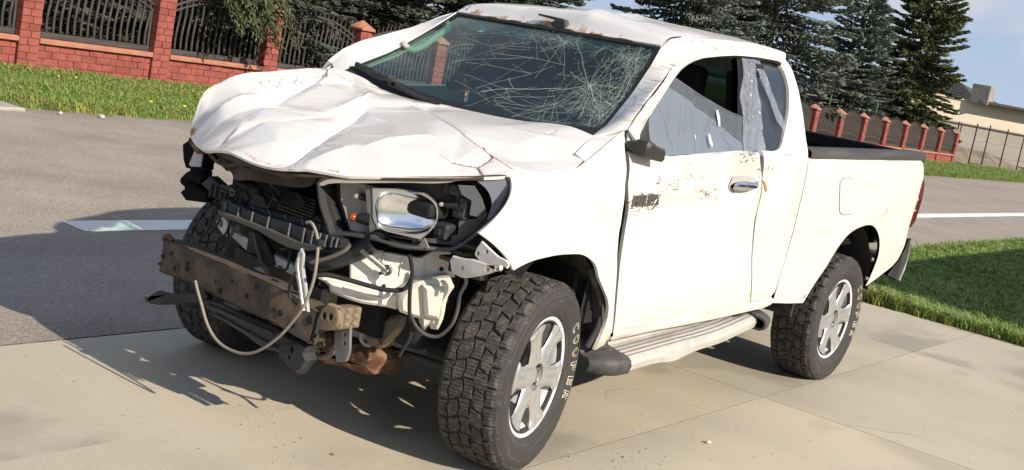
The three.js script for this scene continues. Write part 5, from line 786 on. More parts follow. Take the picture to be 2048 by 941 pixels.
T('door_card', merge([1, -1].map(s => surf(10, 6, (u, v) => V(s * (sideX(.62 + .62 * v, -.45 - 1.1 * u) - .09), .62 + .62 * v, -.45 - 1.1 * u)))), M.seat);

// ---- load bed
{
  const cap = s => { const g = sheet(6, 30, (u, v) => { const z = lerp(-2.085, -3.93, v), y0 = lerp(1.309, 1.362, v), a = [[.918, 0], [.918, .028], [.905, .038], [.86, .040], [.80, .036], [.79, .0], [.79, -.03]][Math.round(u * 6)]; return V((a[0] - (z < -3.5 ? .04 * (z + 3.5) ** 2 : 0)), y0 + a[1], z); }, .005); return s > 0 ? g : mirrorX(g); };
  T('bed_rail', cap(1), M.greyPlastic); T('bed_rail', cap(-1), M.plastic);
  T('bed_rail_end', box(.80, .914, 1.345, 1.402, -3.95, -3.90, .01), M.greyPlastic);
  const liner = T('bed_liner', merge([box(-.80, .80, .80, .84, -3.93, -2.17), box(.74, .79, .84, 1.30, -3.93, -2.17), box(-.79, -.74, .84, 1.30, -3.93, -2.17), box(-.79, .79, .84, 1.30, -2.22, -2.17)]), M.matt);
  for (let i = 0; i < 20; i++) { const z = -2.28 - i * .083; for (const s of [-1, 1]) { const m = T('rib', new THREE.CapsuleGeometry(.018, .40, 3, 8), M.plasticDust, liner); m.position.set(s * .735, 1.06, z); } }
  const ribM = std([.17, .165, .16], .7), tgl = T('tailgate_liner', merge([box(-.76, .76, .82, 1.31, -3.965, -3.935, .005), box(-.80, .80, 1.31, 1.392, -4.03, -3.93, .012)]), M.matt);
  for (let i = 0; i < 18; i++) { const g = new THREE.CapsuleGeometry(.021, .38, 3, 8), m = T('liner_rib', g, ribM, tgl); m.position.set(-.72 + i * .085, 1.085, -3.928); m.rotation.z = .06; }
  T('tailgate', box(-.77, .77, .78, 1.30, -4.02, -3.97, .015), paint);
  T('tail_light', formed(smooth(D.tail_light), .02, (z, y) => V(sideX(y, -3.9) - .016 - .05 * Math.max(0, -4.0 - z), y, z), .04, -1), new THREE.MeshPhysicalMaterial({ color: C(.13, .012, .010), roughness: .2, clearcoat: 1 }));
  T('tail_light', mirrorX(formed(smooth(D.tail_light), .03, (z, y) => V(sideX(y, -3.9) - .016, y, z), .04, -1)), std([.13, .012, .01], .2));
  T('tail_light_mark', merge([1.02, 1.09].map(y => formed([[-3.99, y], [-4.03, y + .008], [-4.035, y + .02], [-3.995, y + .014]], .02, (z, q) => V(sideX(q, -3.9) - .0145 - .05 * Math.max(0, -4.0 - z), q, z), .001, -1))), std([.55, .3, .28], .4));
  T('bumper_corner', formed(D.bumper_corner, .03, (z, y) => V(.885 - .1 * (-3.9 - z), y, z), .03, -1), M.plastic);
  T('rear_bumper', merge([box(-.78, .78, .56, .70, -4.22, -4.08, .02)]), M.plastic);
  T('bumper_trim', tube(D.bumper_corner.slice(0, 4).map(q => V(.885 - .1 * (-3.9 - q[0]), q[1], q[0] + .004)), .010, 16, 6), M.steel);
  for (const s of [1, -1]) T('arch_liner', (() => { const a = surf(24, 6, (u, v) => { const an = .30 + u * 2.55; return V(s * lerp(.50, .895, v), .36 + .60 * Math.sin(an), -2.99 + .52 * Math.cos(an)); }), b = surf(1, 1, (u, v) => V(s * .50, .55 + .5 * v, -2.5 - 1.0 * u)); return merge([a, b]); })(), M.black);
  for (const [z, y] of [[-3.455, .84], [-3.475, .72], [-3.455, .60]]) T('bolt', (() => { const g = new THREE.SphereGeometry(.014, 8, 6); g.translate(.882, y, z); return g; })(), M.steel);
  for (const s of [1, -1]) T('mud_flap', box(Math.min(s * .62, s * .87), Math.max(s * .62, s * .87), .43, .53, -2.44, -2.42, .005), M.plastic);
}
// ---- chassis and running gear
T('chassis', merge([box(.40, .52, .42, .56, -4.0, .28, .02), box(-.52, -.40, .42, .56, -4.0, .28, .02), box(-.45, .45, .44, .54, -1.2, -1.05), box(-.45, .45, .44, .54, -2.3, -2.15), box(-.35, .30, .40, .75, -.55, .26, .05), rod([-.70, .37, -3.085], [.70, .37, -3.085], .05, .05, 12), (() => { const g = new THREE.SphereGeometry(.15, 16, 12); g.translate(0, .37, -3.085); return g; })(), box(.44, .50, .40, .44, -3.7, -2.5, .01), box(-.50, -.44, .40, .44, -3.7, -2.5, .01), rod([.12, .40, -.5], [.02, .38, -3.0], .035, .035, 10), rod([-.3, .38, -.4], [-.35, .36, -3.6], .03, .03, 10), box(.1, .38, .34, .46, -2.2, -1.3, .04)]), M.plastic);
T('floor_pan', box(-.84, .84, .545, .56, -2.1, -.45), M.black);
T('firewall', merge([box(-.80, .80, .56, 1.21, -.30, -.27), box(-.56, .56, .40, 1.0, -.2, .34, .05)]), M.black);
T('arch_liner', merge([1].map(s => { const a = surf(30, 8, (u, v) => { const an = .22 + u * 2.0; return V(s * lerp(.47, .885, v), .375 + (.505 + .012 * Math.sin(an * 9 + v * 2)) * Math.sin(an), -.02 - .415 * Math.cos(an) * 1.0); }), b = surf(1, 1, (u, v) => V(s * .47, .52 + .5 * v, .12 - .56 * u)); return merge([a, b]); })), M.plastic);
T('arch_liner_edge', tube([V(.870, .80, -.245), V(.868, .71, -.335), V(.872, .60, -.408), V(.862, .52, -.405), V(.85, .45, -.38)], .016, 30, 6), M.plasticDust);
// ---- running board
const crisp = g => toCreasedNormals(g, .45);
{
  const bm = mapped(rep(mottle([.50, .48, .44], [.42, .37, .30], 256, 4, .4, .8), 1.3), .6, { metalness: .25 });
  const L = (z, y) => y + (-.5 - z) * .052;
  const prof = [[.78, .500], [.828, .486], [.842, .450], [.852, .436], [.868, .431], [.872, .425], [.880, .430], [.892, .427], [.896, .421], [.904, .426], [.916, .423], [.920, .417], [.928, .422], [.958, .414], [.970, .406], [.976, .390], [.970, .362], [.945, .350], [.88, .350]];
  const rb = T('running_board', crisp(sheet(prof.length - 1, 40, (u, v) => { const q = prof[Math.round(u * (prof.length - 1))], z = lerp(-.50, -1.86, v), bend = .018 * Math.exp(-(((z + .95) / .12) ** 2)); return V(q[0] - .05 * sm(-1.3, -1.9, z), L(z, q[1]) - (q[1] < .405 ? bend : 0), z); }, .006, (p, u, v) => [u * .5, p.z])), bm);
  const endc = (z0, z1, a) => sheet(prof.length - 1, 12, (u, v) => { const q = prof[Math.round(u * (prof.length - 1))], z = lerp(z0, z1, v), k = Math.sqrt(Math.max(0, 1 - (a * v) ** 2)); return V(.80 + (q[0] - .80) * k + .006, L(z, .385) + (q[1] - .385) * (.25 + .75 * k) + .004, z); }, .01);
  T('board_end', merge([endc(-.53, -.375, .90), box(.78, .88, .385, .44, -.52, -.42, .02)]), M.greyPlastic, rb);
  T('board_end', endc(-1.84, -2.03, .92), M.greyPlastic, rb);
  for (const [x, y] of [[.872, .431], [.896, .428], [.920, .424], [.944, .420]]) T('tread_strip', tube([[-.52, 0], [-.95, 0], [-1.35, 1], [-1.84, 2]].map(q => V(x - .05 * sm(-1.3, -1.9, q[0]), L(q[0], y) - .001, q[0])), .0032, 30, 5), std([.16, .15, .14], .8), rb);
  T('rubber_mat', formed(smooth([[-1.66, .475], [-1.70, .515], [-1.80, .525], [-1.86, .505], [-1.85, .46], [-1.77, .455], [-1.68, .458]]), .02, (z, y) => V(.90 - .9 * (y - .46), y, z), .012, -1), M.plastic, rb);
  T('board_bracket', merge([box(.5, .93, .40, .43, -.78, -.72, .01), box(.5, .90, .44, .47, -1.70, -1.64, .01)]), M.plastic, rb);
}
// ---- wheels
const RT = .3813, SW = [[.238, .106], [.256, .119], [.28, .129], [.31, .1345], [.335, .1325], [.355, .126], [.368, .116]];
const wheelGeo = {};
{
  const half = SW.map(([r, l]) => new THREE.Vector2(r, l)).concat([new THREE.Vector2(.3705, .10), new THREE.Vector2(.372, .05), new THREE.Vector2(.372, 0)]), pts = half.concat(half.slice(0, -1).reverse().map(p => new THREE.Vector2(p.x, -p.y))); pts.push(new THREE.Vector2(.21, -.10), new THREE.Vector2(.21, .10), half[0].clone());
  const lathe = (p, n) => { const g = new THREE.LatheGeometry(p, n); g.rotateZ(-Math.PI / 2); return g; };
  const tyre = lathe(pts.reverse(), 80);
  const rTop = w => { const a = Math.abs(w); return RT - .0035 * (w / .1) ** 2 - (a > .1 ? (a - .1) ** 2 * 26 : 0); };
  const blocks = [], N = 32, pitch = 2 * Math.PI / N, R = rng(3);
  const block = (poly, dep = .0085) => { // poly of [angle, lateral]
    const c = poly.reduce((s, p) => [s[0] + p[0] / poly.length, s[1] + p[1] / poly.length], [0, 0]), P = (a, w, r) => V(w, r * Math.cos(a), r * Math.sin(a));
    const h = (R() - .5) * .0008, top = poly.map(p => { const a = lerp(p[0], c[0], .06), w = lerp(p[1], c[1], .06); return P(a, w, rTop(w) + h); }), bot = poly.map(p => P(p[0], p[1], rTop(p[1]) - dep)), cm = P(c[0], c[1], rTop(c[1]) + h); const pos = [], n = poly.length;
    for (let i = 0; i < n; i++) { const j = (i + 1) % n; for (const q of [cm, top[i], top[j], top[i], bot[i], bot[j], top[i], bot[j], top[j]]) pos.push(q.x, q.y, q.z); }
    const nn = [], A = V(0, 0, 0), B = V(0, 0, 0); const out = [];
    for (let i = 0; i < pos.length; i += 9) { const a = V(...pos.slice(i, i + 3)), b = V(...pos.slice(i + 3, i + 6)), d = V(...pos.slice(i + 6, i + 9)), f = b.clone().sub(a).cross(d.clone().sub(a)), mid = a.clone().add(b).add(d).divideScalar(3).sub(P(c[0], c[1], rTop(c[1]) - .03)); const fl = f.dot(mid) < 0; for (const q of fl ? [a, d, b] : [a, b, d]) { out.push(q.x, q.y, q.z); f.normalize(); nn.push(fl ? -f.x : f.x, fl ? -f.y : f.y, fl ? -f.z : f.z); } }
    const uv = []; for (let i = 0; i < out.length / 3; i++) uv.push(Math.atan2(out[i * 3 + 2], out[i * 3 + 1]) * .38, out[i * 3]); blocks.push(geoFrom(out, nn, uv));
  };
  for (let i = 0; i < N; i++) {
    const a = i * pitch, p = pitch, g = .045 * p, z = i % 2 ? .004 : -.004;
    block([[a + g, -.024 + z], [a + p * .5, -.015 + z], [a + p - g, -.022 + z], [a + p - g * .4, .002 + z], [a + p - g, .024 + z], [a + p * .5, .015 + z], [a + g, .022 + z], [a + g * .4, -.002 + z]]);
    for (const s of [-1, 1]) {
      const o = s > 0 ? .35 * p : .1 * p;
      block([[a + o + g, s * (.029 + z * s)], [a + o + p * .55, s * (.021 + z * s)], [a + o + p - g, s * (.031 + z * s)], [a + o + p + .22 * p - g, s * .066], [a + o + p * .62, s * .075], [a + o + .22 * p + g, s * .064]]);
      const q = s > 0 ? .15 * p : .4 * p, wv = i % 2 ? .128 : .123;
      block([[a + q + g * 1.3, s * .072], [a + q + p * .5, s * .081], [a + q + p - g * 1.3, s * .071], [a + q + p - g * 1.6, s * .105], [a + q + p - g * 1.4, s * wv], [a + q + g * 1.4, s * wv], [a + q + g * 1.2, s * .105]], .013);
    }
  }
  wheelGeo.tyre = tyre; wheelGeo.tread = merge(blocks);
  // rim: barrel, lip and six broad spokes
  const rimP = [[.19, -.10], [.215, -.105], [.222, -.10], [.205, -.08], [.198, -.03], [.198, .03], [.203, .07], [.213, .096], [.225, .103], [.236, .1095], [.2415, .108], [.2415, .098], [.215, .092]].map(q => new THREE.Vector2(q[0], q[1]));
  const barrel = lathe(rimP, 72), spokes = [];
  for (let k = 0; k < 6; k++) {
    const a0 = k * Math.PI / 3 + .26;
    spokes.push(sheet(12, 14, (u, v) => { const r = lerp(.058, .219, v), hw = lerp(.52, .175, sm(0, .55, v)) + .07 * sm(.8, 1, v), w = (u - .5) * 2, an = a0 + w * hw * (v < .12 ? 1.15 : 1), lat = .083 + .010 * Math.sin(v * 2.2) - .012 * (1 - Math.abs(w)) * sm(.05, .4, v) * (1 - .4 * sm(.7, 1, v)) - .010 * Math.pow(Math.abs(w), 6) + .006 * sm(.75, 1, v); return V(lat, r * Math.cos(an), r * Math.sin(an)); }, .022));
  }
  const hub = lathe([[.0, .092], [.030, .092], [.034, .088], [.036, .080], [.050, .079], [.064, .082], [.070, .078], [.072, .05]].map(q => new THREE.Vector2(q[0], q[1])).reverse(), 40);
  wheelGeo.rim = merge(spokes); wheelGeo.barrel = barrel; wheelGeo.hub = hub;
  wheelGeo.disc = lathe([[.0, .0], [.135, .0], [.135, -.02], [.11, -.03], [.0, -.06]].map(q => new THREE.Vector2(q[0], q[1])).reverse(), 40);
  wheelGeo.nuts = Array.from({ length: 6 }, (_, i) => { const a = i * Math.PI / 3 + .8, g = new THREE.CylinderGeometry(.0085, .0095, .018, 6); g.rotateZ(-Math.PI / 2); g.translate(.083, .053 * Math.cos(a), .053 * Math.sin(a)); return g; });
  wheelGeo.nutPit = merge(Array.from({ length: 6 }, (_, i) => { const a = i * Math.PI / 3 + .8, g = new THREE.CircleGeometry(.0125, 14); g.rotateY(Math.PI / 2); g.translate(.0825, .053 * Math.cos(a), .053 * Math.sin(a)); return g; }));
  // raised outlined white letters
  const lat = r => table(SW, r);
  const letters = (txt, th0, th1, r0, hgt, lw, fill) => { const out = [], n = txt.length; [...txt].forEach((ch, i) => { const sh = font.generateShapes(ch, 1), th = lerp(th0, th1, n > 1 ? i / (n - 1) : 0); let x0 = 9, x1 = -9, y1 = -9; const cs = []; for (const s of sh) { const e = s.extractPoints(5); for (const c of [e.shape, ...(fill ? [] : e.holes)]) { cs.push(c); for (const p of c) { x0 = Math.min(x0, p.x); x1 = Math.max(x1, p.x); y1 = Math.max(y1, p.y); } } } const sc = hgt / y1, wd = hgt * .86 / ((x1 - x0) * sc); for (const c of cs) { const m = c.length, q = c.map(p => [(p.x - (x0 + x1) / 2) * sc * wd, p.y * sc]); for (let k = 0; k < m; k++) { const a = q[k], b = q[(k + 1) % m], dx = b[0] - a[0], dy = b[1] - a[1], l = Math.hypot(dx, dy); if (l < 1e-5) continue; const nx = -dy / l * lw, ny = dx / l * lw, ex = dx / l * lw * .5, ey = dy / l * lw * .5, P = (x, y) => { const r = r0 + y, an = th + x / (r0 + hgt / 2); return [lat(r) + .0018, r * Math.cos(an), -r * Math.sin(an)]; }; const A = P(a[0] + nx - ex, a[1] + ny - ey), B = P(a[0] - nx - ex, a[1] - ny - ey), C2 = P(b[0] - nx + ex, b[1] - ny + ey), E = P(b[0] + nx + ex, b[1] + ny + ey); out.push(...A, ...B, ...C2, ...A, ...C2, ...E); } } }); const uv = new Array(out.length / 3 * 2).fill(0); return geoFrom(out, null, uv); };
  wheelGeo.letters = th => letters('COOPER', th, th + 1.02, .278, .040, .0016, false);
}
{
  const tyreT = canvas(512, 512, (g, w, h) => { const R = rng(8); g.fillStyle = 'rgb(52,50,49)'; g.fillRect(0, 0, w, h); for (let i = 0; i < 900; i++) { g.strokeStyle = `rgba(${R() < .6 ? '118,113,108' : '22,21,20'},${.14 + .32 * R()})`; g.lineWidth = 1 + 2 * R(); const x = w * R(), y = h * R(), l = 10 + 60 * R(); g.beginPath(); g.moveTo(x, y); g.lineTo(x + l, y + 12 * (R() - .5)); g.stroke(); } for (let i = 0; i < 60; i++) { g.strokeStyle = `rgba(185,180,174,${.15 + .3 * R()})`; g.lineWidth = 1 + 3 * R(); const x = w * R(), y = h * (.70 + .18 * R()); g.beginPath(); g.moveTo(x, y); g.lineTo(x + 20 + 40 * R(), y + 8 * (R() - .5)); g.stroke(); } });
  const tt = ctex(tyreT); tt.wrapS = THREE.RepeatWrapping; const tyreM = mapped(tt, .82, { bumpMap: noiseB, bumpScale: .0015 });
  const treadM = mapped(rep(mottle([.042, .040, .038], [.095, .082, .066], 256, 8, .42, .8), 6), .9, { bumpMap: rep(tex(128, (u, v) => .5 + .5 * Math.sin(u * 50 + 4 * fbm(u * 8, v * 8, 0, 2, 4, 8))), 9, 9), bumpScale: .002 });
  const rimM = std([.56, .56, .56], .34, { metalness: .7 }), barM = std([.68, .68, .67], .4, { metalness: .2 }), capM = std([.55, .55, .54], .3, { metalness: .7 }), letM = std([.60, .53, .42], .8);
  const wheel = (x, z, steer, roll, th) => { // the wheel's own x axis points away from the truck
    const w = group('wheel', truck); w.position.set(x, .3693, z); w.rotation.y = (x > 0 ? 0 : Math.PI) + steer; const spin = g => { const q = g.clone(); q.rotateX(roll); return q; };
    const ty = T('tyre', spin(wheelGeo.tyre), tyreM, w); T('tread', spin(wheelGeo.tread), treadM, w); T('lettering', wheelGeo.letters(th), letM, w);
    T('rim', wheelGeo.barrel, barM, w); T('spokes', spin(wheelGeo.rim), rimM, w); T('hub_cap', spin(wheelGeo.hub), capM, w); T('nut_recess', spin(wheelGeo.nutPit), M.black, w); for (const n of wheelGeo.nuts) T('wheel_nut', spin(n), M.steel, w); T('brake_disc', wheelGeo.disc, std([.06, .055, .05], .6, { metalness: .5 }), w); return w;
  };
  wheel(.77, 0, .19, .12, .95); wheel(.77, -3.085, 0, .35, .92); wheel(-.77, 0, .19, .6, 1.3); wheel(-.77, -3.085, 0, .9, 1.3);
}
// ---- suspension glimpsed inside the front arch
for (const g of [rod([.42, .36, .08], [.72, .30, .02], .035, .03), rod([.42, .36, -.16], [.72, .30, .0], .035, .03), rod([.62, .34, .0], [.55, .82, -.02], .035, .035), rod([.30, .33, .20], [.66, .34, .14], .016, .014), rod([-.42, .36, .08], [-.72, .30, .02], .035, .03), rod([.15, .36, 0], [.66, .37, .0], .03, .03), box(.62, .70, .30, .46, -.06, .06, .02)]) T('suspension_arm', g, M.plasticDust);
{ const pts = []; for (let i = 0; i <= 70; i++) { const a = i * .5; pts.push(V(.56 + .075 * Math.cos(a), .42 + .33 * i / 70, -.02 + .075 * Math.sin(a))); } T('coil_spring', tube(pts, .011, 200, 6), M.plastic); }

// ---- left headlamp with its lens gone
const hz = x => zf(x) - .02;
{
  const lamp = group('headlight', truck), O = smooth(D.lamp_out, true, 3), lp = off => (x, y) => V(x, y, hz(x) + off);
  const cen = [.56, .95], back = (x, y, k) => V(lerp(x, cen[0], k * .10) - .05 * k, lerp(y, cen[1], k * .08), hz(x) - .11 * k);
  T('housing', merge([surf(O.length, 4, (u, v) => { const q = O[Math.round(u * O.length) % O.length]; return back(q[0], q[1], v); }), formed(O, .03, (x, y) => back(x, y, 1), .004, 1)]), mapped(mottle([.018, .018, .019], [.05, .048, .046], 128, 5), .45), lamp);
  T('housing_rim', tube(O.map(q => lp(.002)(q[0], q[1])), .0075, 160, 6, true), M.plasticDust, lamp);
  T('lens_fragment', formed(smooth(D.lamp_trim), .02, lp(.006), .010, 1), std([.34, .31, .27], .35), lamp);
  T('partition', formed(smooth(D.lamp_div), .02, lp(-.035), .012, 1), std([.10, .10, .10], .5), lamp);
  T('inner_reflector', formed([[.300, 1.0], [.41, 1.01], [.43, .90], [.452, .835], [.36, .835], [.335, .87], [.31, .93]], .02, (x, y) => V(x, y, hz(x) - .075 - .02 * Math.sin((x - .3) * 30) * Math.sin((y - .83) * 18)), .006, 1), std([.26, .25, .24], .35, { metalness: .3 }), lamp);
  const sup = (a, r) => { const c = Math.cos(a), s = Math.sin(a), e = 2 / 2.7; return [-.004 + .111 * r * Math.sign(c) * Math.abs(c) ** e, .941 + .0765 * r * Math.sign(s) * Math.abs(s) ** e * (1 - .10 * c)]; };
  const N = V(.605, 0, .796), U = [.796, 0, -.605], o = [.543, 0, hz(.543) - .035], loc = q => [(q[0] - .543) / .796, q[1]];
  T('reflector_frame', plate(D.lamp_bowl_frame.map(loc).map(q => [-.004 + (q[0] + .004) * 1.06, .941 + (q[1] - .941) * 1.06]), .045, { o, u: U, v: [0, 1, 0], holes: [Array.from({ length: 56 }, (_, i) => sup(i / 56 * 6.2832, 1))], bevel: .003, sm: 2 }), std([.34, .335, .32], .25, { metalness: .4 }), lamp);
  const bowl = surf(56, 14, (u, v) => { const r = Math.cos(v * 1.5), d = Math.sin(v * 1.5) * .050, q = sup(u * 6.2832, r * 1.008), s = q[0] + .024 * v, y = q[1]; return v3(o).addScaledVector(v3(U), s).add(V(0, y, 0)).addScaledVector(N, -.002 - d); });
  T('reflector', bowl, std([.93, .93, .93], .17, { metalness: 1 }), lamp);
  const bulb = (x, y, off, r, m, nm) => { const g = new THREE.SphereGeometry(r, 14, 10); g.scale(1, 1, 1.4); g.translate(x, y, hz(x) + off); const b = rod([x + .012, y, hz(x) + off - .005], [x + .05, y + .004, hz(x) + off - .03], r * .95, r * 1.5, 10); const p = T(nm, g, m, lamp); T('socket', b, M.black, lamp); };
  bulb(.385, .888, -.045, .017, new THREE.MeshPhysicalMaterial({ color: C(.26, .055, .005), roughness: .1, clearcoat: 1 }), 'amber_bulb');
  bulb(.372, .962, -.06, .011, new THREE.MeshPhysicalMaterial({ color: C(.22, .24, .19), roughness: .05, clearcoat: 1 }), 'clear_bulb');
  bulb(.622, .990, -.06, .009, new THREE.MeshPhysicalMaterial({ color: C(.3, .3, .27), roughness: .05, clearcoat: 1 }), 'clear_bulb');
  T('bulb_hole', (() => { const g = new THREE.CylinderGeometry(.011, .011, .012, 14); g.rotateX(1.57); g.translate(.592, .952, hz(.592) - .062); return g; })(), M.plastic, lamp);
  const gl = std([.085, .087, .095], .45);
  T('indicator_step', merge([[0, .060, .075, .02], [1, .035, .065, .03]].map(([i, a, b, d]) => formed(D.lamp_steps.map(q => [lerp(q[0], .72, i * .35) + .012 * i, lerp(q[1], 1.0, i * .4) - .02 * i]), .02, lp(-.012 - .02 * i), .03, 1))), gl, lamp);
  T('indicator_lens', formed(smooth(D.lamp_lens), .02, lp(.004), .006, 1), new THREE.MeshPhysicalMaterial({ color: C(.17, .175, .215), roughness: .25, clearcoat: 1, clearcoatRoughness: .1 }), lamp);
  T('lower_shelf', formed(smooth(D.lamp_floor), .02, lp(-.06), .01, 1), std([.07, .07, .07], .4), lamp);
  T('motor', merge([box(.60, .665, .86, .925, hz(.63) - .12, hz(.63) - .055, .012), box(.612, .64, .88, .90, hz(.63) - .056, hz(.63) - .048, .002)]), M.plastic, lamp);
  T('block', merge([box(.64, .70, .95, 1.03, hz(.67) - .12, hz(.67) - .06, .008), box(.60, .68, 1.03, 1.07, hz(.64) - .12, hz(.64) - .06, .008)]), M.plasticDust, lamp);
  T('torn_tab', plate([[.60, .832], [.625, .868], [.655, .838]], .004, { o: [0, 0, hz(.63) + .012], bevel: 0, sm: 0 }), std([.30, .29, .26], .6), lamp);
}
// ---- front structure
T('radiator_shroud', merge([box(-.50, .40, .42, .93, .36, .40), box(-.56, .62, .93, .99, .30, .48, .02)]), M.black);
T('engine_bay', box(-.58, .42, .46, .95, .28, .34), M.black);
{
  const ic = T('intercooler', zplate(D.intercooler, .445, .05, { bevel: .002, sm: 0 }), M.black);
  for (let i = 0; i < 8; i++) { const y = .775 + .013 * i; T('cooler_row', rod([-.17 + .012 * (i > 4 ? i : 0), y + .006, .452], [.026, y + .001, .452], .0045, .0045, 6), M.fin, ic); }
  for (let i = 0; i < 4; i++) T('cooler_row', rod([-.41 + .012 * i, .806 + .016 * i, .432], [-.335, .815 + .016 * i, .432], .005, .005, 6), M.fin, ic);
  const cd = T('condenser', zplate(D.condenser, .50, .03, { bevel: .002, sm: 0 }), std([.035, .033, .031], .9));
  for (let i = 0; i < 15; i++) { const t = (i + .5) / 15; T('condenser_tube', rod([lerp(-.318, -.306, t), lerp(.597, .507, t), .503], [lerp(.184, .203, t), lerp(.560, .478, t), .503], .0022, .0022, 5), M.fin, cd); }
  T('condenser_end', box(.205, .245, .45, .57, .47, .53, .01), std([.30, .29, .26], .6, { metalness: .3 }), cd);
  T('support_panel', merge([zplate(D.support_a, .56, .03, { sm: 0 }), zplate(D.support_b, .56, .03, { sm: 0 })]), M.white2);
  T('gusset', zplate(D.gusset, .57, .02, { sm: 2, holes: [ring(-.355, .688, .012, .018, 12)] }), M.white2);
  T('hood_latch_stay', zplate(D.strap, .575, .03, { sm: 2 }), M.plastic);
  for (const g of [tube([V(-.14, .70, .585), V(-.10, .64, .59), V(-.07, .60, .585), V(-.03, .58, .58)], .006, 20, 5), tube([V(-.25, .70, .58), V(-.272, .642, .59), V(-.292, .596, .585), V(-.31, .558, .58)], .007, 20, 6), rod([-.26, .69, .57], [-.22, .70, .575], .016, .016)]) T('stay_wire', g, M.castGrey);
  T('catch', zplate([[-.13, .565], [-.09, .575], [-.06, .56], [-.07, .535], [-.11, .535]], .57, .02, { sm: 2 }), std([.42, .40, .36], .6));
}
{ // black ribbed grille carrier
  const gb = T('grille_carrier', merge([zplate(D.grille_bar, .70, .045, { bevel: .004, sm: 2 }), zplate(D.grille_bar2, .65, .03, { bevel: .003, sm: 2 }), zplate(D.grille_top, .60, .05, { bevel: .005, sm: 2 })]), std([.016, .018, .022], .5));
  T('carrier_lip', zplate(D.grille_lip, .72, .03, { bevel: .003, sm: 2 }), std([.075, .068, .058], .7), gb);
  const top = [[-.212, .806], [-.04, .806], [.135, .811], [.301, .812], [.42, .815]], bot = [[-.212, .766], [.007, .761], [.233, .750], [.322, .766], [.42, .788]];
  for (const t of [.04, .16, .28, .42, .60, .72, .79, .85, .90, .95, .985]) { const a = along(top.map(q => [q[0], q[1], .71]), t), b = along(bot.map(q => [q[0], q[1], .71]), t); T('carrier_rib', rod([a.x, a.y + .004, .704], [b.x, b.y, .708], .0042, .0042, 5), std([.11, .11, .11], .6), gb); }
  for (const t of [.05, .25, .45, .65, .85]) { const a = along([[-.12, .815, 0], [.17, .832, 0], [.335, .828, 0]], t), b = along([[-.09, .799, 0], [.09, .803, 0], [.335, .811, 0]], t); T('carrier_rib', rod([a.x, a.y, .655], [b.x, b.y, .655], .0038, .0038, 5), std([.10, .10, .10], .6), gb); }
  for (let i = 0; i < 7; i++) T('carrier_rib', box(-.40 + .03 * i, -.392 + .03 * i, .785 + .003 * i, .84 - .003 * i, .59, .612, .002), M.plasticDust, gb);
  T('bolt_ring', (() => { const g = new THREE.TorusGeometry(.012, .004, 8, 16); g.translate(-.255, .835, .62); return g; })(), M.castGrey, gb);
}
{ // loose wiring and snapped plastic in the nose
  const R = rng(55);
  for (let i = 0; i < 9; i++) { const x = -.42 + .75 * R(), y = .80 + .13 * R(), p = [[x, y, .56 + .06 * R()]]; for (let k = 1; k < 5; k++) p.push([p[k - 1][0] + .12 * (R() - .35), p[k - 1][1] + .07 * (R() - .6), .56 + .09 * R()]); T('loose_wire', tube(p, .004 + .004 * R(), 30, 5), i % 3 ? M.black : M.plasticDust); }
  for (let i = 0; i < 16; i++) { const x = -.50 + .82 * R(), y = .78 + .17 * R(), a = .03 + .05 * R(), b = .015 + .03 * R(), t = -.25 + .5 * R(), q = [[-a, -b * R()], [-a * .4, b], [a * .5, b * (.6 + .5 * R())], [a, -b * .3], [a * .3, -b]].map(p => [x + p[0] * Math.cos(t) - p[1] * Math.sin(t), y + p[0] * Math.sin(t) + p[1] * Math.cos(t)]); T('broken_plastic', zplate(q, .50 + .10 * R(), .01 + .03 * R(), { bevel: .002, sm: 0 }), i % 4 ? M.plastic : M.plasticDust); }
  for (let i = 0; i < 6; i++) { const x = -.40 + .5 * R(), y = .62 + .1 * R(); T('loose_wire', tube([[x, y + .08, .60], [x + .04 * R(), y, .63], [x - .03, y - .07 * R(), .62]], .005, 16, 5), M.plastic); }
  for (let i = 0; i < 7; i++) { const x = -.40 + .62 * i / 7 + .04 * R(), y = .37 + .05 * R(); T('broken_plastic', zplate([[x, y], [x + .05, y + .03 * R()], [x + .09, y - .01], [x + .06, y - .05], [x + .01, y - .03]], .60 + .05 * R(), .03, { bevel: .003, sm: 0 }), M.plastic); }
}
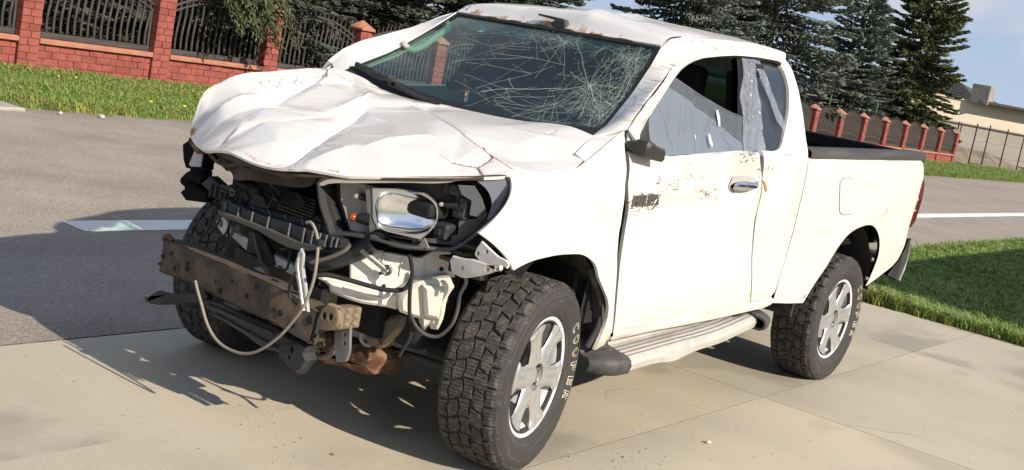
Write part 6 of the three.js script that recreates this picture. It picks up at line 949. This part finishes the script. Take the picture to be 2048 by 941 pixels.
{ // rusty bumper beam, an open channel
  const zb = x => .76 - .28 * x * x, P = smooth(D.beam, true, 3);
  const bm = T('bumper_beam', merge([formed(P, .03, (x, y) => V(x, y, zb(x) + .006 * (fbm(x * 9, y * 9, 0, 2, 3) - .5)), .006, 1), sheet(40, 3, (u, v) => { const x = lerp(-.556, .38, u), y = table([[-.557, .573], [-.469, .584], [-.334, .595], [-.126, .598], [.162, .589], [.282, .570], [.383, .542]], x); return V(x, y + .002 * Math.sin(v * 3), zb(x) - .085 * v); }, .005), sheet(40, 3, (u, v) => { const x = lerp(-.55, .37, u), y = table([[-.551, .446], [-.357, .471], [-.082, .474], [.071, .464], [.179, .462], [.261, .448], [.373, .426]], x); return V(x, y, zb(x) - .085 * v); }, .005)]), M.rustSteel);
  for (const [i, [x, y]] of D.beam_holes.entries()) T('hole', (() => { const r = [.008, .007, .006, .006, .01, .02, .007, .011, .006, .009, .008, .007, .012][i] || .007, g = new THREE.CylinderGeometry(r, r, .006, 14); g.rotateX(Math.PI / 2); g.translate(x, y, zb(x) + .004); return g; })(), M.black, bm);
  for (const [x, y, r] of [[.365, .508, .017], [.30, .475, .013]]) T('hole', (() => { const g = new THREE.CylinderGeometry(r, r, .006, 16); g.scale(.8, 1.2, 1); g.rotateX(Math.PI / 2); g.translate(x, y, zb(x) + .005); return g; })(), M.black, bm);
  T('curled_tip', tube([V(-.558, .575, .672), V(-.54, .592, .670), V(-.505, .588, .675), V(-.49, .580, .68)], .010, 16, 6), M.rustRed, bm);
  T('rust_boss', (() => { const g = new THREE.TorusGeometry(.016, .006, 8, 16); g.translate(-.40, .497, zb(-.4) + .004); return g; })(), M.rustRed, bm);
  T('beam_mount', zplate(D.beam_end, .705, .012, { bevel: .002, sm: 2, holes: [D.beam_slot, ring(.409, .535, .008, .012, 12), ring(.441, .540, .008, .012, 12)] }), M.rustSteel);
  T('frame_end', merge([zplate([[.385, .478], [.39, .552], [.416, .582], [.462, .583], [.478, .56], [.482, .512], [.448, .492]], .708, .03, { sm: 2, holes: [ring(.409, .535, .009, .013, 12), ring(.441, .540, .009, .013, 12)] }), box(.40, .455, .49, .57, .56, .676, .01)]), mapped(rep(mottle([.13, .10, .075], [.30, .22, .125], 128, 3), 2.5), .9, { bumpMap: rep(noiseB, 3), bumpScale: .004 }));
  T('hanging_plate', zplate(D.hang_plate, .62, .012, { bevel: .002, sm: 2, holes: [ring(.44, .468, .006, .007, 10), ring(.448, .437, .006, .008, 10), ring(.445, .49, .006, .006, 10)] }), M.steel);
  T('tow_hook', capped(D.tow_hook, .011, 40, 8), M.castGrey);
  T('rusty_crossmember', merge([zplate(D.diff, .40, .16, { bevel: .03, sm: 4 }), rod([.40, .31, .26], [.02, .29, .26], .05, .045, 12)]), M.rustRed);
  T('engine_casting', merge([zplate(D.arm_cast, .36, .08, { bevel: .015, sm: 3 }), rod([.35, .40, .37], [.39, .42, .36], .03, .03, 12)]), M.castGrey);
  T('casting_ring', (() => { const g = new THREE.TorusGeometry(.030, .008, 8, 20); g.rotateY(.6); g.translate(.345, .405, .375); return g; })(), std([.42, .36, .28], .8));
  T('dirty_bracket', merge([zplate(D.cross_dark, .33, .05, { bevel: .01, sm: 3 }), (() => { const g = new THREE.TorusGeometry(.022, .006, 8, 18); g.rotateX(1.2); g.translate(.24, .475, .37); return g; })()]), mapped(rep(mottle([.055, .042, .030], [.11, .08, .055], 128, 6), 4), .95, { bumpMap: rep(noiseB, 6), bumpScale: .006 }));
}
{ // black lower bar with its torn end, and the splash flap
  T('lower_bar', zplate(D.lower_bar, .66, .05, { bevel: .006, sm: 3 }), M.plastic);
  T('bar_step', merge([rod([-.25, .385, .665], [.13, .385, .665], .008, .008, 6), rod([-.20, .362, .665], [.20, .332, .665], .007, .007, 6)]), M.plasticDust);
  T('torn_end', zplate(D.lower_lip, .70, .03, { bevel: .003, sm: 1, holes: [ring(.27, .366, .009, .013, 12), ring(.263, .335, .006, .007, 10)] }), M.plasticDust);
  T('splash_flap', zplate(D.splash_flap, .50, .03, { bevel: .004, sm: 1 }), M.plasticDust);
  T('bent_strip', merge([zplate(D.bent_strip, .775, .012, { bevel: .002, sm: 2 }), tube([V(.316, .745, .782), V(.318, .70, .785), V(.345, .635, .785), V(.382, .552, .785)], .006, 20, 5)]), M.alu);
  T('thin_lead', tube([V(.335, .70, .765), V(.30, .66, .775), V(.285, .61, .775), V(.30, .57, .77), V(.325, .555, .765)], .006, 24, 5), M.plastic);
  T('pale_hose', tube(D.pale_hose, .0056, 120, 8), std([.24, .215, .17], .7));
  T('hose_clip', box(.398, .432, .795, .818, .785, .815, .006), M.black);
  T('thin_pipe', tube(D.thin_pipe, .007, 40, 6), std([.24, .21, .16], .6));
  T('intake_hose', tube(D.intake_hose.map((q, i) => [q[0], q[1], q[2] - .02 * Math.sin(i)]), .040, 60, 14), std([.020, .024, .030], .4));
}
{ // left inner wing, white, seen through the missing bumper
  const n = V(.78, 0, .625).normalize(), u = [n.z, 0, -n.x], at = off => ({ o: [.36 + n.x * off, 0, .66 + n.z * off], u, v: [0, 1, 0] });
  const ap = T('inner_wing', plate(D.apron, .03, { ...at(0), holes: [D.apron_hole], bevel: .004, sm: 2 }), M.white2);
  for (const [a, b, c, d] of [[.18, .77, .18, .72], [.25, .765, .25, .70], [.335, .77, .335, .70]]) T('wing_rib', rod(v3(at(.002).o).addScaledVector(v3(u), a).add(V(0, b, 0)).toArray(), v3(at(.002).o).addScaledVector(v3(u), c).add(V(0, d, 0)).toArray(), .004, .004, 6), M.white2, ap);
  for (const [s, y, r] of [[.20, .655, .007], [.25, .648, .008], [.40, .745, .008], [.18, .70, .006]]) T('wing_hole', (() => { const g = new THREE.CylinderGeometry(r, r, .005, 12); g.rotateX(Math.PI / 2); g.applyMatrix4(new THREE.Matrix4().makeBasis(v3(u), V(0, 1, 0), n).setPosition(v3(at(.002).o).addScaledVector(v3(u), s).add(V(0, y, 0)))); return g; })(), M.black, ap);
  T('absorber', rod(v3(at(-.06).o).addScaledVector(v3(u), .125).add(V(0, .665, 0)).toArray(), v3(at(-.06).o).addScaledVector(v3(u), .108).add(V(0, .765, 0)).toArray(), .034, .034, 20), std([.36, .34, .30], .5));
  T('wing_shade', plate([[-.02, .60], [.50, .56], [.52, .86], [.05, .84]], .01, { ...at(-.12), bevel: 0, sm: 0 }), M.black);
  const fr = T('frame_rail', plate(D.frame_rail, .06, { ...at(.03), bevel: .010, sm: 2 }), M.white2);
  T('rail_swage', rod(v3(at(.031).o).addScaledVector(v3(u), .05).add(V(0, .635, 0)).toArray(), v3(at(.031).o).addScaledVector(v3(u), .19).add(V(0, .615, 0)).toArray(), .008, .008, 8), M.white2, fr);
  T('washer_tank', merge([plate(D.tank, .12, { ...at(.09), bevel: .012, sm: 3 }), plate(D.tank_rib, .05, { ...at(.12), bevel: .012, sm: 2 })]), new THREE.MeshPhysicalMaterial({ color: C(.66, .62, .52), roughness: .4, transmission: .12, thickness: 0 }));
  T('stay_rod', merge([rod(D.strut_rod[0], D.strut_rod[1], .011, .011, 8), (() => { const g = new THREE.TorusGeometry(.014, .007, 8, 18); g.applyMatrix4(new THREE.Matrix4().makeBasis(v3(u), V(0, 1, 0), n).setPosition(v3(D.strut_rod[1]))); return g; })()]), M.steel);
  T('harness', merge([tube(D.harness_a, .0075, 60, 6), tube(D.harness_b, .009, 60, 6)]), M.black);
  T('brake_hose', tube(D.harness_c, .007, 70, 6), M.plasticDust);
  T('wing_bracket', zplate(D.arm_bracket, .45, .02, { bevel: .004, sm: 2, holes: [[0, .012, .006], [1, .016, .006], [2, -.012, .008], [3, -.008, .009]].map(([k, dy, r]) => { const a = D.arm_bracket[[0, 2, 4, 5][k]], b = D.arm_bracket[[10, 9, 7, 6][k]]; return ring(a[0] * .5 + b[0] * .5 + (k ? 0 : .012), a[1] * .5 + b[1] * .5, r * .8, r, 10); }) }), M.white2);
  T('wing_bracket', zplate(D.up_bracket, .47, .012, { bevel: .002, sm: 1, holes: [[D.up_bracket[9][0] + .012, D.up_bracket[9][1] + .008], [D.up_bracket[1][0] - .01, D.up_bracket[1][1] - .012]].map(q => ring(q[0], q[1], .006, .008, 10)) }), M.white2);
  T('lamp_bracket', merge([box(.66, .76, .80, .815, .36, .44, .004), box(.68, .75, .83, .842, .36, .42, .004), box(.70, .77, .86, .872, .36, .40, .004), box(.62, .78, .74, .95, .28, .33, .01)]), M.plastic);
}
{ // wreck of the right front corner
  T('corner_remnant', zplate(D.corner_black, .42, .12, { bevel: .012, sm: 1 }), M.matt);
  T('corner_bits', merge([zplate(D.corner_break, .54, .08, { bevel: .008, sm: 0 }), box(-.60, -.52, .82, .87, .50, .56, .01), tube([V(-.62, .80, .56), V(-.56, .84, .57), V(-.50, .83, .56)], .02, 16, 6)]), M.matt);
  T('corner_panel', zplate(D.corner_white, .47, .008, { bevel: .002, sm: 1 }), std([.50, .50, .49], .4));
  T('rusted_fold', zplate(D.corner_rust, .50, .05, { bevel: .012, sm: 3 }), M.rustRed);
  T('right_wing_edge', merge([box(-.78, -.70, .88, 1.0, .20, .42, .02)]), M.black);
}
renderer.render(scene, camera);
